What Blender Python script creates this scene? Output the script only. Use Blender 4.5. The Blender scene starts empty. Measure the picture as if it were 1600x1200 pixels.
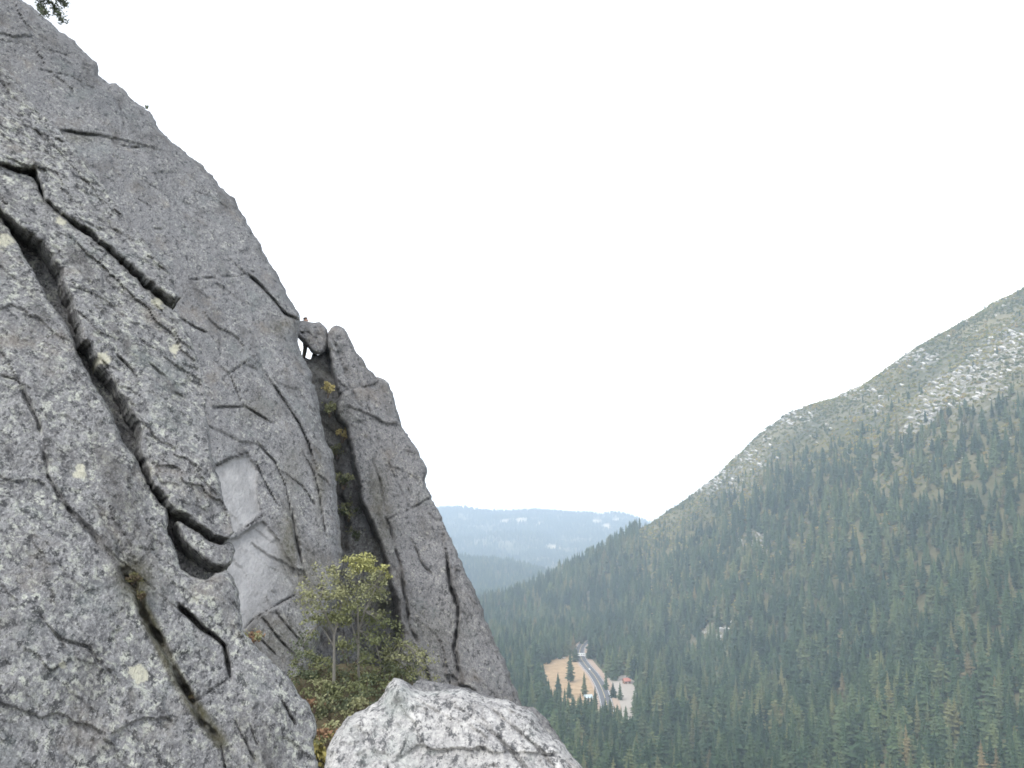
import bpy, bmesh, math, random
import numpy as np
from mathutils import Vector, Matrix

# ------------------------------------------------------------------ camera, sky, sun, exposure
SC = bpy.context.scene
COL = SC.collection
F, CX, CY = 1400.0, 800.0, 600.0            # photograph: 1600 x 1200, focal length in its pixels
CAMZ = 180.0
PITCH = math.atan(200.0 / F)
cam_d = bpy.data.cameras.new('camera')
cam = bpy.data.objects.new('camera', cam_d)
COL.objects.link(cam)
cam_d.sensor_width = 36.0
cam_d.lens = F / 1600.0 * 36.0
cam_d.clip_start = 0.05
cam_d.clip_end = 30000
cam.location = (0, 0, CAMZ)
cam.rotation_euler = (math.pi / 2 + PITCH, 0, 0)
SC.camera = cam

SUN_EL, SUN_AZ = math.radians(50), math.radians(218)      # azimuth to the right of the view direction (+y)
world = bpy.data.worlds.new('World')
SC.world = world
world.use_nodes = True
wn, wl = world.node_tree.nodes, world.node_tree.links
wn.clear()
sky = wn.new('ShaderNodeTexSky')
sky.sky_type = 'NISHITA'
sky.sun_disc = False
sky.sun_elevation = SUN_EL
sky.sun_rotation = SUN_AZ
sky.altitude = 900
sky.air_density = 1.0
sky.dust_density = 1.0
sky.ozone_density = 1.0
hs = wn.new('ShaderNodeHueSaturation')
hs.inputs['Saturation'].default_value = 0.15
bg = wn.new('ShaderNodeBackground')
bg.inputs['Strength'].default_value = 0.15
wo = wn.new('ShaderNodeOutputWorld')
wl.new(sky.outputs[0], hs.inputs['Color'])
wl.new(hs.outputs[0], bg.inputs['Color'])
wl.new(bg.outputs[0], wo.inputs['Surface'])

sd = bpy.data.lights.new('sun', 'SUN')
sd.energy = 0.8
sd.angle = math.radians(18)
sd.color = (1.0, 0.96, 0.9)
sun = bpy.data.objects.new('sun', sd)
COL.objects.link(sun)
sdir = Vector((math.sin(SUN_AZ) * math.cos(SUN_EL), math.cos(SUN_AZ) * math.cos(SUN_EL), math.sin(SUN_EL)))
sun.rotation_euler = sdir.to_track_quat('Z', 'Y').to_euler()
sun.location = (0, 0, 400)

SC.render.engine = 'CYCLES'
SC.view_settings.view_transform = 'Standard'
SC.view_settings.look = 'None'
SC.view_settings.gamma = 1.0
SC.view_settings.use_curve_mapping = False
SC.view_settings.exposure = 1.78
SC.cycles.use_denoising = True
SC.cycles.max_bounces = 6
SC.cycles.volume_bounces = 2
SC.cycles.transparent_max_bounces = 8
SC.cycles.filter_width = 1.7

# ------------------------------------------------------------------ geometry of the view
CAM = np.array([0, 0, CAMZ])
FW = np.array([0, math.cos(PITCH), math.sin(PITCH)])
UP = np.array([0, -math.sin(PITCH), math.cos(PITCH)])


def ray(px, py):
    px = np.asarray(px, float); py = np.asarray(py, float)
    return FW + ((px - CX) / F)[..., None] * np.array([1.0, 0, 0]) + ((CY - py) / F)[..., None] * UP


def at(px, py, d):
    return CAM + d * ray(px, py)


def at_y(px, py, y):
    r = ray(px, py)
    return CAM + r * (y / r[1])


def at_z(px, py, z=0.0):
    r = ray(px, py)
    return CAM + r * ((z - CAMZ) / r[2])


def to_px(p):
    q = np.asarray(p, float) - CAM
    d = q @ FW
    d = np.where(np.abs(d) < 1e-6, 1e-6, d)
    return CX + F * q[..., 0] / d, CY - F * (q @ UP) / d, d


# ------------------------------------------------------------------ noise
def _hash(ix, iy, iz, seed):
    h = (ix.astype(np.int64) * 374761393 + iy.astype(np.int64) * 668265263 + iz.astype(np.int64) * 2147483647 + seed * 974711) & 0xFFFFFFFF
    h = ((h ^ (h >> 13)) * 1274126177) & 0xFFFFFFFF
    h = ((h ^ (h >> 16)) * 2246822519) & 0xFFFFFFFF
    return ((h ^ (h >> 15)) & 0xFFFFFF) / float(0xFFFFFF)


def vnoise(p, seed=0):
    i = np.floor(p).astype(np.int64); f = p - i
    f = f * f * f * (f * (f * 6 - 15) + 10)
    out = 0
    for dx in (0, 1):
        wx = f[..., 0] if dx else 1 - f[..., 0]
        for dy in (0, 1):
            wy = f[..., 1] if dy else 1 - f[..., 1]
            for dz in (0, 1):
                wz = f[..., 2] if dz else 1 - f[..., 2]
                out = out + wx * wy * wz * _hash(i[..., 0] + dx, i[..., 1] + dy, i[..., 2] + dz, seed)
    return out * 2 - 1


def fbm(p, scale, octv=4, seed=0, gain=0.5):
    p = np.asarray(p, float) * scale
    a, t, s = 1.0, 0, 0
    for k in range(octv):
        t = t + a * vnoise(p + 17.3 * k, seed + k); s += a
        p = p * 2.03; a *= gain
    return t / s


def cells(p, scale, seed=0, stretch=None):
    """angular relief: every Voronoi cell is a plane of its own tilt and level; returns about -1..1"""
    p = np.asarray(p, float)
    q = p / scale if stretch is None else (p @ np.asarray(stretch).T) / scale
    i0 = np.floor(q).astype(np.int64)
    best = np.full(len(q), 1e9); out = np.zeros(len(q))
    for dx in (-1, 0, 1):
        for dy in (-1, 0, 1):
            for dz in (-1, 0, 1):
                c = i0 + np.array([dx, dy, dz])
                j = np.column_stack([_hash(c[:, 0], c[:, 1], c[:, 2], seed + k) for k in range(3)])
                rel = q - (c + j)
                d = (rel ** 2).sum(1)
                m = d < best
                if not m.any(): continue
                cm = c[m]
                g = np.column_stack([_hash(cm[:, 0], cm[:, 1], cm[:, 2], seed + 10 + k) for k in range(4)]) * 2 - 1
                out[m] = (g[:, :3] * rel[m]).sum(1) * 0.9 + g[:, 3] * 0.45
                best[m] = d[m]
    return out


def sstep(a, b, x):
    t = np.clip((x - a) / (b - a), 0, 1)
    return t * t * (3 - 2 * t)


def seg_dist(P, A, B):
    """distance of points P(N,2) to segments A-B(M,2); returns min distance, nearest point, index"""
    best = np.full(len(P), 1e18); near = np.zeros_like(P); idx = np.zeros(len(P), int)
    for k in range(len(A)):
        d = B[k] - A[k]; L = d @ d + 1e-12
        t = np.clip(((P - A[k]) @ d) / L, 0, 1)
        q = A[k] + t[:, None] * d
        dd = ((P - q) ** 2).sum(1)
        m = dd < best
        best[m] = dd[m]; near[m] = q[m]; idx[m] = k
    return np.sqrt(best), near, idx


def rim_dist(xs, ys, A, B, R):
    """distance (up to R) of the nodes of a regular grid to the segments A-B, and the nearest point"""
    s_ = xs[1] - xs[0]
    D = np.full((len(ys), len(xs)), float(R)); NX = np.zeros_like(D); NY = np.zeros_like(D)
    for a, b in zip(A, B):
        i0 = max(0, int((min(a[0], b[0]) - R - xs[0]) / s_)); i1 = min(len(xs), int((max(a[0], b[0]) + R - xs[0]) / s_) + 2)
        j0 = max(0, int((min(a[1], b[1]) - R - ys[0]) / s_)); j1 = min(len(ys), int((max(a[1], b[1]) + R - ys[0]) / s_) + 2)
        if i1 <= i0 or j1 <= j0: continue
        x = xs[None, i0:i1]; y = ys[j0:j1, None]
        d = b - a; L = d @ d + 1e-12
        t = np.clip(((x - a[0]) * d[0] + (y - a[1]) * d[1]) / L, 0, 1)
        qx = a[0] + t * d[0]; qy = a[1] + t * d[1]
        dd = np.hypot(x - qx, y - qy)
        S = D[j0:j1, i0:i1]; m = dd < S
        S[m] = dd[m]; NX[j0:j1, i0:i1][m] = qx[m]; NY[j0:j1, i0:i1][m] = qy[m]
    return D.ravel(), np.column_stack([NX.ravel(), NY.ravel()])


def inside(P, poly):
    x, y = P[:, 0], P[:, 1]
    c = np.zeros(len(P), bool)
    n = len(poly)
    for i in range(n):
        x1, y1 = poly[i]; x2, y2 = poly[i - 1]
        if y1 == y2:
            continue
        m = ((y1 > y) != (y2 > y)) & (x < (x2 - x1) * (y - y1) / (y2 - y1) + x1)
        c ^= m
    return c


# ------------------------------------------------------------------ object helpers
def tag(o, label=None, cat=None, group=None, kind=None):
    if label: o['label'] = label
    if cat: o['category'] = cat
    if group: o['group'] = group
    if kind: o['kind'] = kind
    return o


def empty(name, loc):
    o = bpy.data.objects.new(name, None)
    COL.objects.link(o)
    o.location = Vector(loc)
    o.empty_display_size = 0.2
    return o


def mesh_obj(name, verts, faces, mat, parent=None, loc=(0, 0, 0), smooth=True, attrs=None):
    """vertices in the same space as loc (world); stored relative to loc"""
    loc = np.asarray(loc, float)
    me = bpy.data.meshes.new(name)
    v = np.asarray(verts, float) - loc
    me.from_pydata(v.tolist(), [], [list(f) for f in faces])
    if attrs:
        for k, a in attrs.items():
            at_ = me.attributes.new(k, 'FLOAT', 'POINT')
            at_.data.foreach_set('value', np.asarray(a, np.float32))
    if smooth:
        me.polygons.foreach_set('use_smooth', [True] * len(me.polygons))
    me.update()
    for m in (mat if isinstance(mat, (list, tuple)) else [mat]):
        me.materials.append(m)
    o = bpy.data.objects.new(name, me)
    COL.objects.link(o)
    if parent is not None:
        o.parent = parent
        o.location = Vector(loc) - parent.location
    else:
        o.location = Vector(loc)
    return o


class MB:
    """collects polygons into one mesh"""
    def __init__(self): self.v = []; self.f = []; self.m = []
    def add(self, vs, fs, mi=0):
        k = len(self.v)
        self.v += [tuple(p) for p in vs]
        for f in fs:
            self.f.append([i + k for i in f]); self.m.append(mi)
    def box(self, c, s, rz=0.0, mi=0):
        cx, cy, cz = c; sx, sy, sz = s[0] / 2, s[1] / 2, s[2] / 2
        cs, sn = math.cos(rz), math.sin(rz)
        vs = []
        for z in (-sz, sz):
            for x, y in ((-sx, -sy), (sx, -sy), (sx, sy), (-sx, sy)):
                vs.append((cx + x * cs - y * sn, cy + x * sn + y * cs, cz + z))
        self.add(vs, [(3, 2, 1, 0), (4, 5, 6, 7), (0, 1, 5, 4), (1, 2, 6, 5), (2, 3, 7, 6), (3, 0, 4, 7)], mi)
    def tube(self, pts, rads, n=6, mi=0):
        pts = [Vector(p) for p in pts]
        rings = []
        for i, p in enumerate(pts):
            a = pts[max(i - 1, 0)]; b = pts[min(i + 1, len(pts) - 1)]
            d = (b - a).normalized() if (b - a).length > 1e-9 else Vector((0, 0, 1))
            s = d.cross(Vector((0.3, 0.8, 0.1))).normalized(); t = d.cross(s)
            rings.append([p + (s * math.cos(2 * math.pi * k / n) + t * math.sin(2 * math.pi * k / n)) * rads[i] for k in range(n)])
        vs = [q for r in rings for q in r]
        fs = []
        for i in range(len(pts) - 1):
            for k in range(n):
                fs.append((i * n + k, i * n + (k + 1) % n, (i + 1) * n + (k + 1) % n, (i + 1) * n + k))
        fs.append(tuple(range(n - 1, -1, -1))); fs.append(tuple((len(pts) - 1) * n + k for k in range(n)))
        self.add(vs, fs, mi)
    def mesh(self, name, mats, smooth=False):
        me = bpy.data.meshes.new(name)
        me.from_pydata(self.v, [], self.f)
        for m in (mats if isinstance(mats, (list, tuple)) else [mats]): me.materials.append(m)
        me.polygons.foreach_set('material_index', self.m)
        if smooth: me.polygons.foreach_set('use_smooth', [True] * len(me.polygons))
        me.update()
        return me
    def build(self, name, mats, parent=None, smooth=False, loc=(0, 0, 0)):
        o = bpy.data.objects.new(name, self.mesh(name, mats, smooth))
        COL.objects.link(o)
        o.parent = parent
        o.location = loc
        return o


# ------------------------------------------------------------------ materials
class NT:
    def __init__(self, name):
        self.m = bpy.data.materials.new(name); self.m.use_nodes = True
        self.t = self.m.node_tree; self.n = self.t.nodes; self.n.clear()
        self.out = self.n.new('ShaderNodeOutputMaterial')
        self.b = self.n.new('ShaderNodeBsdfPrincipled')
        self.b.inputs['Specular IOR Level'].default_value = 0.15
        self.t.links.new(self.b.outputs[0], self.out.inputs['Surface'])
        self.tc = self.n.new('ShaderNodeTexCoord')
    def link(self, a, b): self.t.links.new(a, b)
    def put(self, sock, v):
        if isinstance(v, (int, float)): sock.default_value = v
        elif isinstance(v, tuple): sock.default_value = v if len(v) == 4 or sock.type == 'VECTOR' else (*v, 1)
        else: self.link(v, sock)
    def mapping(self, scale=(1, 1, 1), rot=(0, 0, 0), coord='Object'):
        mp = self.n.new('ShaderNodeMapping')
        mp.inputs['Scale'].default_value = scale; mp.inputs['Rotation'].default_value = rot
        self.link(self.tc.outputs[coord], mp.inputs[0])
        return mp.outputs[0]
    def noise(self, vec, scale, detail=5, rough=0.6, dist=0.0):
        x = self.n.new('ShaderNodeTexNoise')
        x.inputs['Scale'].default_value = scale; x.inputs['Detail'].default_value = detail
        x.inputs['Roughness'].default_value = rough; x.inputs['Distortion'].default_value = dist
        self.link(vec, x.inputs['Vector'])
        return x.outputs[0]
    def voro(self, vec, scale, feature='F1', rnd=1.0):
        x = self.n.new('ShaderNodeTexVoronoi'); x.feature = feature
        x.inputs['Scale'].default_value = scale; x.inputs['Randomness'].default_value = rnd
        self.link(vec, x.inputs['Vector'])
        return x.outputs
    def ramp(self, fac, stops, interp='LINEAR'):
        r = self.n.new('ShaderNodeValToRGB'); cr = r.color_ramp; cr.interpolation = interp
        while len(cr.elements) < len(stops): cr.elements.new(0.5)
        for e, (p, c) in zip(cr.elements, stops):
            e.position = p
            e.color = (c, c, c, 1) if isinstance(c, (int, float)) else (*c, 1)
        self.link(fac, r.inputs[0])
        return r.outputs[0]
    def mix(self, fac, a, b, mode='MIX'):
        x = self.n.new('ShaderNodeMix'); x.data_type = 'RGBA'; x.blend_type = mode
        self.put(x.inputs[0], fac); self.put(x.inputs[6], a); self.put(x.inputs[7], b)
        return x.outputs[2]
    def math(self, op, a, b=0.5):
        x = self.n.new('ShaderNodeMath'); x.operation = op
        self.put(x.inputs[0], a); self.put(x.inputs[1], b)
        return x.outputs[0]
    def attr(self, name):
        x = self.n.new('ShaderNodeAttribute'); x.attribute_name = name
        return x.outputs['Fac']
    def bump(self, h, dist, strength=1.0):
        x = self.n.new('ShaderNodeBump'); x.inputs['Distance'].default_value = dist; x.inputs['Strength'].default_value = strength
        self.link(h, x.inputs['Height']); self.link(x.outputs[0], self.b.inputs['Normal'])
    def done(self, col, rough=0.9):
        self.put(self.b.inputs['Base Color'], col); self.put(self.b.inputs['Roughness'], rough)
        return self.m


def rock_mat(name, k, dark, mid, light, lichen=(0.40, 0.41, 0.33), lich_amt=0.62, spot_amt=0.6, bump=0.02, rot=0.9, streak=2.2, con=0.09, stain=0.5):
    """k: size of the grain in 1/m"""
    t = NT(name)
    v = t.mapping((streak, 1, 1), (0.3, rot, 0.2))
    v0 = t.mapping()
    big = t.noise(v, 0.10 * k, 6, 0.62)
    med = t.noise(v, 0.55 * k, 6, 0.68)
    fine = t.noise(v, 2.2 * k, 5, 0.70)
    tiny = t.noise(v0, 5.0 * k, 3, 0.7)
    patch = t.ramp(t.math('ADD', t.math('MULTIPLY', med, 0.55), t.math('MULTIPLY', fine, 0.45)), [(0.5 - con, 0.0), (0.5 + con, 1.0)])
    c = t.mix(patch, dark, light)
    c = t.mix(t.ramp(big, [(0.36, 0.75), (0.64, 0.1)]), c, mid)
    # pale crusts of lichen, in drifts
    l1 = t.ramp(t.noise(v0, 1.7 * k, 6, 0.75), [(lich_amt - 0.03, 0.0), (lich_amt + 0.03, 1.0)])
    gate = t.ramp(t.noise(v, 0.28 * k, 4, 0.6), [(0.42, 0.15), (0.60, 1.0)])
    c = t.mix(t.math('MULTIPLY', l1, gate), c, lichen)
    # dark crusts
    d1 = t.ramp(t.noise(t.mapping((1.4, 1, 1), (0.9, 0.1, 0.5)), 1.3 * k, 6, 0.75), [(spot_amt - 0.03, 0.0), (spot_amt + 0.03, 0.9)])
    c = t.mix(d1, c, (dark[0] * 0.5, dark[1] * 0.52, dark[2] * 0.52))
    c = t.mix(t.ramp(tiny, [(0.36, 0.5), (0.45, 0.0)]), c, (dark[0] * 0.6, dark[1] * 0.6, dark[2] * 0.6))
    c = t.mix(t.ramp(tiny, [(0.57, 0.0), (0.67, 0.6)]), c, (light[0] * 1.45, light[1] * 1.45, light[2] * 1.42))
    st = t.noise(t.mapping((1.0, 1.0, 0.16), (0, 0.42, 0)), 0.22 * k, 5, 0.65)
    c = t.mix(t.ramp(st, [(0.53, 0.0), (0.68, stain)]), c, (dark[0] * 0.75, dark[1] * 0.70, dark[2] * 0.62))
    rs = t.noise(v0, 0.16 * k, 5, 0.7)
    c = t.mix(t.ramp(rs, [(0.56, 0.0), (0.70, 0.45)]), c, (mid[0] * 1.12, mid[1] * 0.98, mid[2] * 0.80))
    c = t.mix(t.ramp(rs, [(0.30, 0.4), (0.44, 0.0)]), c, (mid[0] * 0.86, mid[1] * 1.0, mid[2] * 0.95))
    # freshly broken pale rock, moss stains, round lichen patches (painted where the rock has them)
    fresh = t.mix(t.ramp(t.noise(v, 0.35 * k, 6, 0.75), [(0.35, 0.0), (0.65, 1.0)]), (0.25, 0.252, 0.258), (0.37, 0.372, 0.378))
    c = t.mix(t.attr('fresh'), c, fresh)
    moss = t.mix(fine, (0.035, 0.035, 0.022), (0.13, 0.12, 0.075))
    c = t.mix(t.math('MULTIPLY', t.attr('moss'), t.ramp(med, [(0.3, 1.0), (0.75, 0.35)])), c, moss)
    c = t.mix(t.math('MULTIPLY', t.attr('crust'), t.ramp(fine, [(0.3, 0.5), (0.5, 1.0)])), c, (0.50, 0.49, 0.40))
    h = t.math('ADD', t.math('MULTIPLY', med, 1.6), t.math('ADD', t.math('MULTIPLY', fine, 0.8), t.math('MULTIPLY', tiny, 0.35)))
    t.bump(h, bump, 1.0)
    return t.done(c, 0.92)


M = {}
M['near_rock'] = rock_mat('near_rock', 13.0, (0.098, 0.099, 0.106), (0.215, 0.216, 0.224), (0.355, 0.356, 0.36), lichen=(0.49, 0.505, 0.45), lich_amt=0.54, spot_amt=0.56, bump=0.024, con=0.08, stain=0.6)
M['wall_rock'] = rock_mat('wall_rock', 4.2, (0.108, 0.109, 0.117), (0.188, 0.189, 0.197), (0.275, 0.276, 0.282), lichen=(0.37, 0.375, 0.35), lich_amt=0.565, spot_amt=0.57, bump=0.06, streak=2.2, con=0.09, stain=0.6)
M['pillar_rock'] = rock_mat('pillar_rock', 3.8, (0.102, 0.102, 0.108), (0.178, 0.177, 0.184), (0.265, 0.262, 0.262), lichen=(0.36, 0.355, 0.325), lich_amt=0.575, spot_amt=0.57, bump=0.06, rot=1.1, streak=2.0, con=0.09, stain=0.6)
M['boulder_rock'] = rock_mat('boulder_rock', 22.0, (0.15, 0.15, 0.16), (0.36, 0.356, 0.352), (0.44, 0.435, 0.428), lichen=(0.52, 0.512, 0.50), lich_amt=0.50, spot_amt=0.55, bump=0.010, rot=-0.7, streak=1.7, con=0.085, stain=0.25)


def plain(name, col, var=0.25, scale=4.0, rough=0.9):
    t = NT(name)
    a = tuple(x * (1 - var) for x in col); b = tuple(min(1, x * (1 + var)) for x in col)
    return t.done(t.mix(t.noise(t.mapping(), scale, 4, 0.6), a, b), rough)


def foliage(name, stops, scale=1.2, drift=False):
    t = NT(name)
    oi = t.n.new('ShaderNodeObjectInfo')
    r = t.ramp(oi.outputs['Random'], stops)
    if drift:
        dn = t.noise(oi.outputs['Location'], 0.011, 4, 0.65)
        r = t.mix(t.ramp(dn, [(0.40, 0.0), (0.62, 1.0)]), t.mix(1.0, r, (0.62, 0.68, 0.72), 'MULTIPLY'), t.mix(1.0, r, (1.25, 1.15, 1.02), 'MULTIPLY'))
    nz = t.noise(t.mapping(), scale, 4, 0.6)
    c = t.mix(t.ramp(nz, [(0.3, 0.0), (0.7, 1.0)]), r, t.mix(1.0, r, (1.7, 1.65, 1.6), 'MULTIPLY'))
    return t.done(c, 0.85)


M['needles'] = foliage('needles', [(0.0, (0.020, 0.038, 0.022)), (0.35, (0.034, 0.060, 0.033)), (0.65, (0.052, 0.078, 0.042)), (0.9, (0.076, 0.096, 0.050)), (0.98, (0.095, 0.100, 0.052)), (1.0, (0.11, 0.095, 0.055))], 0.25, True)
M['bark'] = plain('bark', (0.11, 0.085, 0.065), 0.4, 3.0)
M['pale_bark'] = plain('pale_bark', (0.20, 0.19, 0.17), 0.3, 9.0)
M['leaf_green'] = foliage('leaf_green', [(0.0, (0.105, 0.12, 0.06)), (1.0, (0.13, 0.14, 0.07))], 2.2)
M['leaf_yellow'] = foliage('leaf_yellow', [(0.0, (0.22, 0.225, 0.095)), (1.0, (0.25, 0.25, 0.11))], 2.0)
M['leaf_olive'] = foliage('leaf_olive', [(0.0, (0.15, 0.16, 0.09)), (1.0, (0.175, 0.18, 0.10))], 2.0)
M['leaf_dark'] = foliage('leaf_dark', [(0.0, (0.06, 0.074, 0.045)), (1.0, (0.075, 0.088, 0.055))], 1.5)
M['leaf_rust'] = foliage('leaf_rust', [(0.0, (0.14, 0.088, 0.055)), (1.0, (0.17, 0.105, 0.065))], 3.0)
M['dry_grass'] = foliage('dry_grass', [(0.0, (0.30, 0.26, 0.12)), (1.0, (0.34, 0.29, 0.14))], 6.0)
M['moss_brown'] = foliage('moss_brown', [(0.0, (0.066, 0.054, 0.038)), (1.0, (0.078, 0.062, 0.044))], 20.0)
M['moss_green'] = foliage('moss_green', [(0.0, (0.085, 0.085, 0.04)), (1.0, (0.10, 0.098, 0.045))], 20.0)
M['scrub'] = foliage('scrub', [(0.0, (0.09, 0.12, 0.045)), (0.5, (0.17, 0.175, 0.065)), (0.85, (0.24, 0.22, 0.08)), (1.0, (0.26, 0.20, 0.09))], 0.6, True)


# ------------------------------------------------------------------ terrain: valley floor and right-hand mountain
def tps_fit(P, z):
    n = len(P)
    d = np.sqrt(((P[:, None] - P[None]) ** 2).sum(2))
    K = d * d * np.log(d + 1e-9) + np.eye(n) * 1e-3
    A = np.zeros((n + 3, n + 3)); A[:n, :n] = K
    A[:n, n] = 1; A[:n, n + 1:] = P; A[n, :n] = 1; A[n + 1:, :n] = P.T
    return np.linalg.solve(A, np.concatenate([z, [0, 0, 0]]))


def tps_eval(W, P, Q):
    n = len(P); out = np.zeros(len(Q))
    for a in range(0, len(Q), 20000):
        q = Q[a:a + 20000]
        d2 = ((q[:, None] - P[None]) ** 2).sum(2)
        out[a:a + 20000] = (0.5 * d2 * np.log(d2 + 1e-12)) @ W[:n] + W[n] + q @ W[n + 1:]
    return out


RIDGE = [(2100, 300, 1250), (1900, 335, 1300), (1720, 380, 1350), (1600, 449, 1400), (1540, 479, 1420), (1480, 514, 1450), (1400, 562, 1480), (1340, 603, 1500),
         (1270, 634, 1530), (1210, 658, 1560), (1160, 703, 1600), (1110, 748, 1650), (1060, 788, 1720), (1010, 820, 1800), (950, 862, 1850), (880, 895, 1900), (800, 938, 1830)]
ctrl = []
for px, py, y in RIDGE:
    p = at_y(px, py, y); ctrl.append(p)
    ctrl.append(p + np.array([70, 330, -0.22 * 330 - 30 * (p[2] > 200)]))
for x, y, z in [(0, 620, 6), (-140, 700, 12), (60, 800, 0), (110, 1000, 0), (60, 1000, 0), (90, 1150, 0), (70, 1300, 0), (0, 1600, -2), (-150, 1700, -4), (-150, 1300, 0), (-200, 2100, -32), (-500, 2300, -30),
                (-350, 1000, 60), (-700, 1000, 130), (-700, 1800, 60), (-100, 2500, -62), (300, 2500, -40), (-900, 2600, -20), (-200, 3200, -85), (300, 3200, -80), (900, 2600, 150), (1600, 2600, 200),
                (200, 750, 8), (170, 560, 14), (314, 560, 34), (250, 400, 32), (420, 760, 112), (560, 1000, 262), (500, 640, 125), (700, 760, 240), (620, 500, 140), (1000, 900, 430), (1000, 500, 300),
                (265, 850, 22), (390, 1130, 150), (330, 1000, 70), (230, 1120, 20), (300, 1350, 115), (190, 1300, 12), (240, 1520, 80), (130, 1500, 5),
                (100, 330, 26), (0, 420, 24), (-60, 330, 60), (200, 220, 40), (120, 160, 66), (70, 70, 112), (60, 160, 80), (0, 180, 96), (20, 100, 124), (-80, 180, 130), (-140, 300, 120),
                (300, 100, 70), (300, -100, 80), (100, -120, 130), (700, 100, 180), (1300, 300, 330), (1500, 1000, 560), (1600, 0, 300), (-300, 300, 200), (-300, 0, 230), (-300, 600, 130), (-700, 300, 240), (-700, -150, 280)]:
    ctrl.append(np.array([x, y, z], float))
# the ledge and the foot of the cliff near the camera
for x, y, z in [(0, 0, 176.6), (-3, 3, 176.8), (-4, -6, 178), (6, -8, 172), (4, 4, 172.5), (0, 8, 173.5), (-5, 14, 173.6), (-6, 24, 172.6), (0, 20, 166), (12, 12, 158), (25, 0, 150), (2, 36, 160),
                (-20, 20, 176), (-22, 40, 178), (-60, 40, 190), (-60, -20, 195), (-12, 46, 166), (-8, 60, 152), (15, 40, 146)]:
    ctrl.append(np.array([x, y, z], float))
ctrl = np.array(ctrl)
TW = tps_fit(ctrl[:, :2], ctrl[:, 2])


def ground(xy, rough=True):
    xy = np.atleast_2d(np.asarray(xy, float))
    z = tps_eval(TW, ctrl[:, :2], xy)
    if rough:
        p = np.column_stack([xy, np.zeros(len(xy))])
        amp = sstep(20, 160, z) * sstep(250, 600, xy[:, 1])
        z = z + amp * (11 * fbm(p, 1 / 190.0, 4, 5) + 9 * np.abs(fbm(p * np.array([1, 0.55, 1]), 1 / 85.0, 3, 9)) - 4)
    r = np.hypot((xy[:, 0] - 80) / 1.0, (xy[:, 1] - 1010) / 2.4)
    w = sstep(130, 190, r)
    z = z * w
    z = np.where(xy[:, 1] > 450, np.maximum(z, -90), z)
    return z


def gz(x, y): return float(ground([[x, y]])[0])


gx = np.unique(np.concatenate([np.arange(-1500, -60, 30), np.arange(-60, 60, 3), np.arange(60, 1300, 13), np.arange(1300, 2401, 60)])).astype(float)
gy = np.unique(np.concatenate([np.arange(-300, -40, 40), np.arange(-40, 90, 3), np.arange(90, 450, 16), np.arange(450, 2000, 13), np.arange(2000, 3301, 60)])).astype(float)
GX, GY = np.meshgrid(gx, gy)
gxy = np.column_stack([GX.ravel(), GY.ravel()])
gzv = ground(gxy)
nx, ny = len(gx), len(gy)
idx = np.arange(nx * ny).reshape(ny, nx)
gf = np.stack([idx[:-1, :-1], idx[:-1, 1:], idx[1:, 1:], idx[1:, :-1]], -1).reshape(-1, 4)

t = NT('forest_floor')
v = t.mapping()
n1 = t.noise(v, 0.012, 6, 0.65); n2 = t.noise(v, 0.09, 5, 0.7)
c = t.mix(t.ramp(n1, [(0.38, 0.0), (0.62, 1.0)]), (0.06, 0.065, 0.034), (0.15, 0.135, 0.07))
c = t.mix(t.ramp(n2, [(0.55, 0.0), (0.72, 0.8)]), c, (0.135, 0.12, 0.075))
rk = t.math('MULTIPLY', t.attr('stone'), t.ramp(t.noise(t.mapping((1, 1, 1.6)), 0.10, 6, 0.72), [(0.46, 0.0), (0.56, 1.0)]))
c = t.mix(rk, c, t.mix(n2, (0.20, 0.195, 0.19), (0.42, 0.40, 0.385)))
t.bump(n2, 2.0, 0.8)
M['forest_floor'] = t.done(c)

# where the mountain is bare: by height and distance up the slope
gp = np.column_stack([gxy, gzv])
gpx, gpy, gd = to_px(gp)


def stone_zone(x, y, z):
    """0..1: how bare and rocky the ground is at a place on the mountain"""
    p = np.column_stack([x, y, np.zeros_like(x)])
    px, py, d = to_px(np.column_stack([x, y, z]))
    band = np.exp(-(((py - (690 - (px - 1380) * 0.66)) / 62.0) ** 2)) * sstep(1330, 1430, px)
    crest = np.zeros_like(x)
    for cx, cy, rx, ry, a in [(1115, 752, 45, 14, 1.0), (1165, 715, 30, 16, 0.9), (1240, 652, 40, 12, 0.9), (1330, 612, 40, 9, 1.0), (1420, 560, 60, 14, 0.7), (1390, 640, 60, 18, 0.5),
                              (1200, 690, 20, 12, 0.7), (1120, 990, 26, 14, 0.9), (1180, 850, 22, 12, 0.8), (1245, 822, 12, 8, 0.8), (1186, 764, 12, 6, 0.9), (1460, 740, 12, 8, 0.8), (1475, 655, 10, 5, 1.0),
                              (1030, 812, 20, 6, 0.4), (1170, 985, 18, 6, 0.6), (1150, 975, 16, 6, 0.7), (1515, 1168, 10, 6, 1.0)]:
        crest = np.maximum(crest, a * np.exp(-((px - cx) / (rx * 1.25)) ** 2 - ((py - cy) / (ry * 1.7)) ** 2))
    s = np.maximum(0.85 * band, crest) * (0.72 + 0.8 * fbm(p, 1 / 45.0, 3, 21))
    return np.clip(s, 0, 1) * (y > 300)


stone = stone_zone(gxy[:, 0], gxy[:, 1], gzv)
terrain = mesh_obj('terrain', gp, gf, M['forest_floor'], attrs={'stone': stone})
tag(terrain, kind='structure')
del GX, GY


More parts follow.
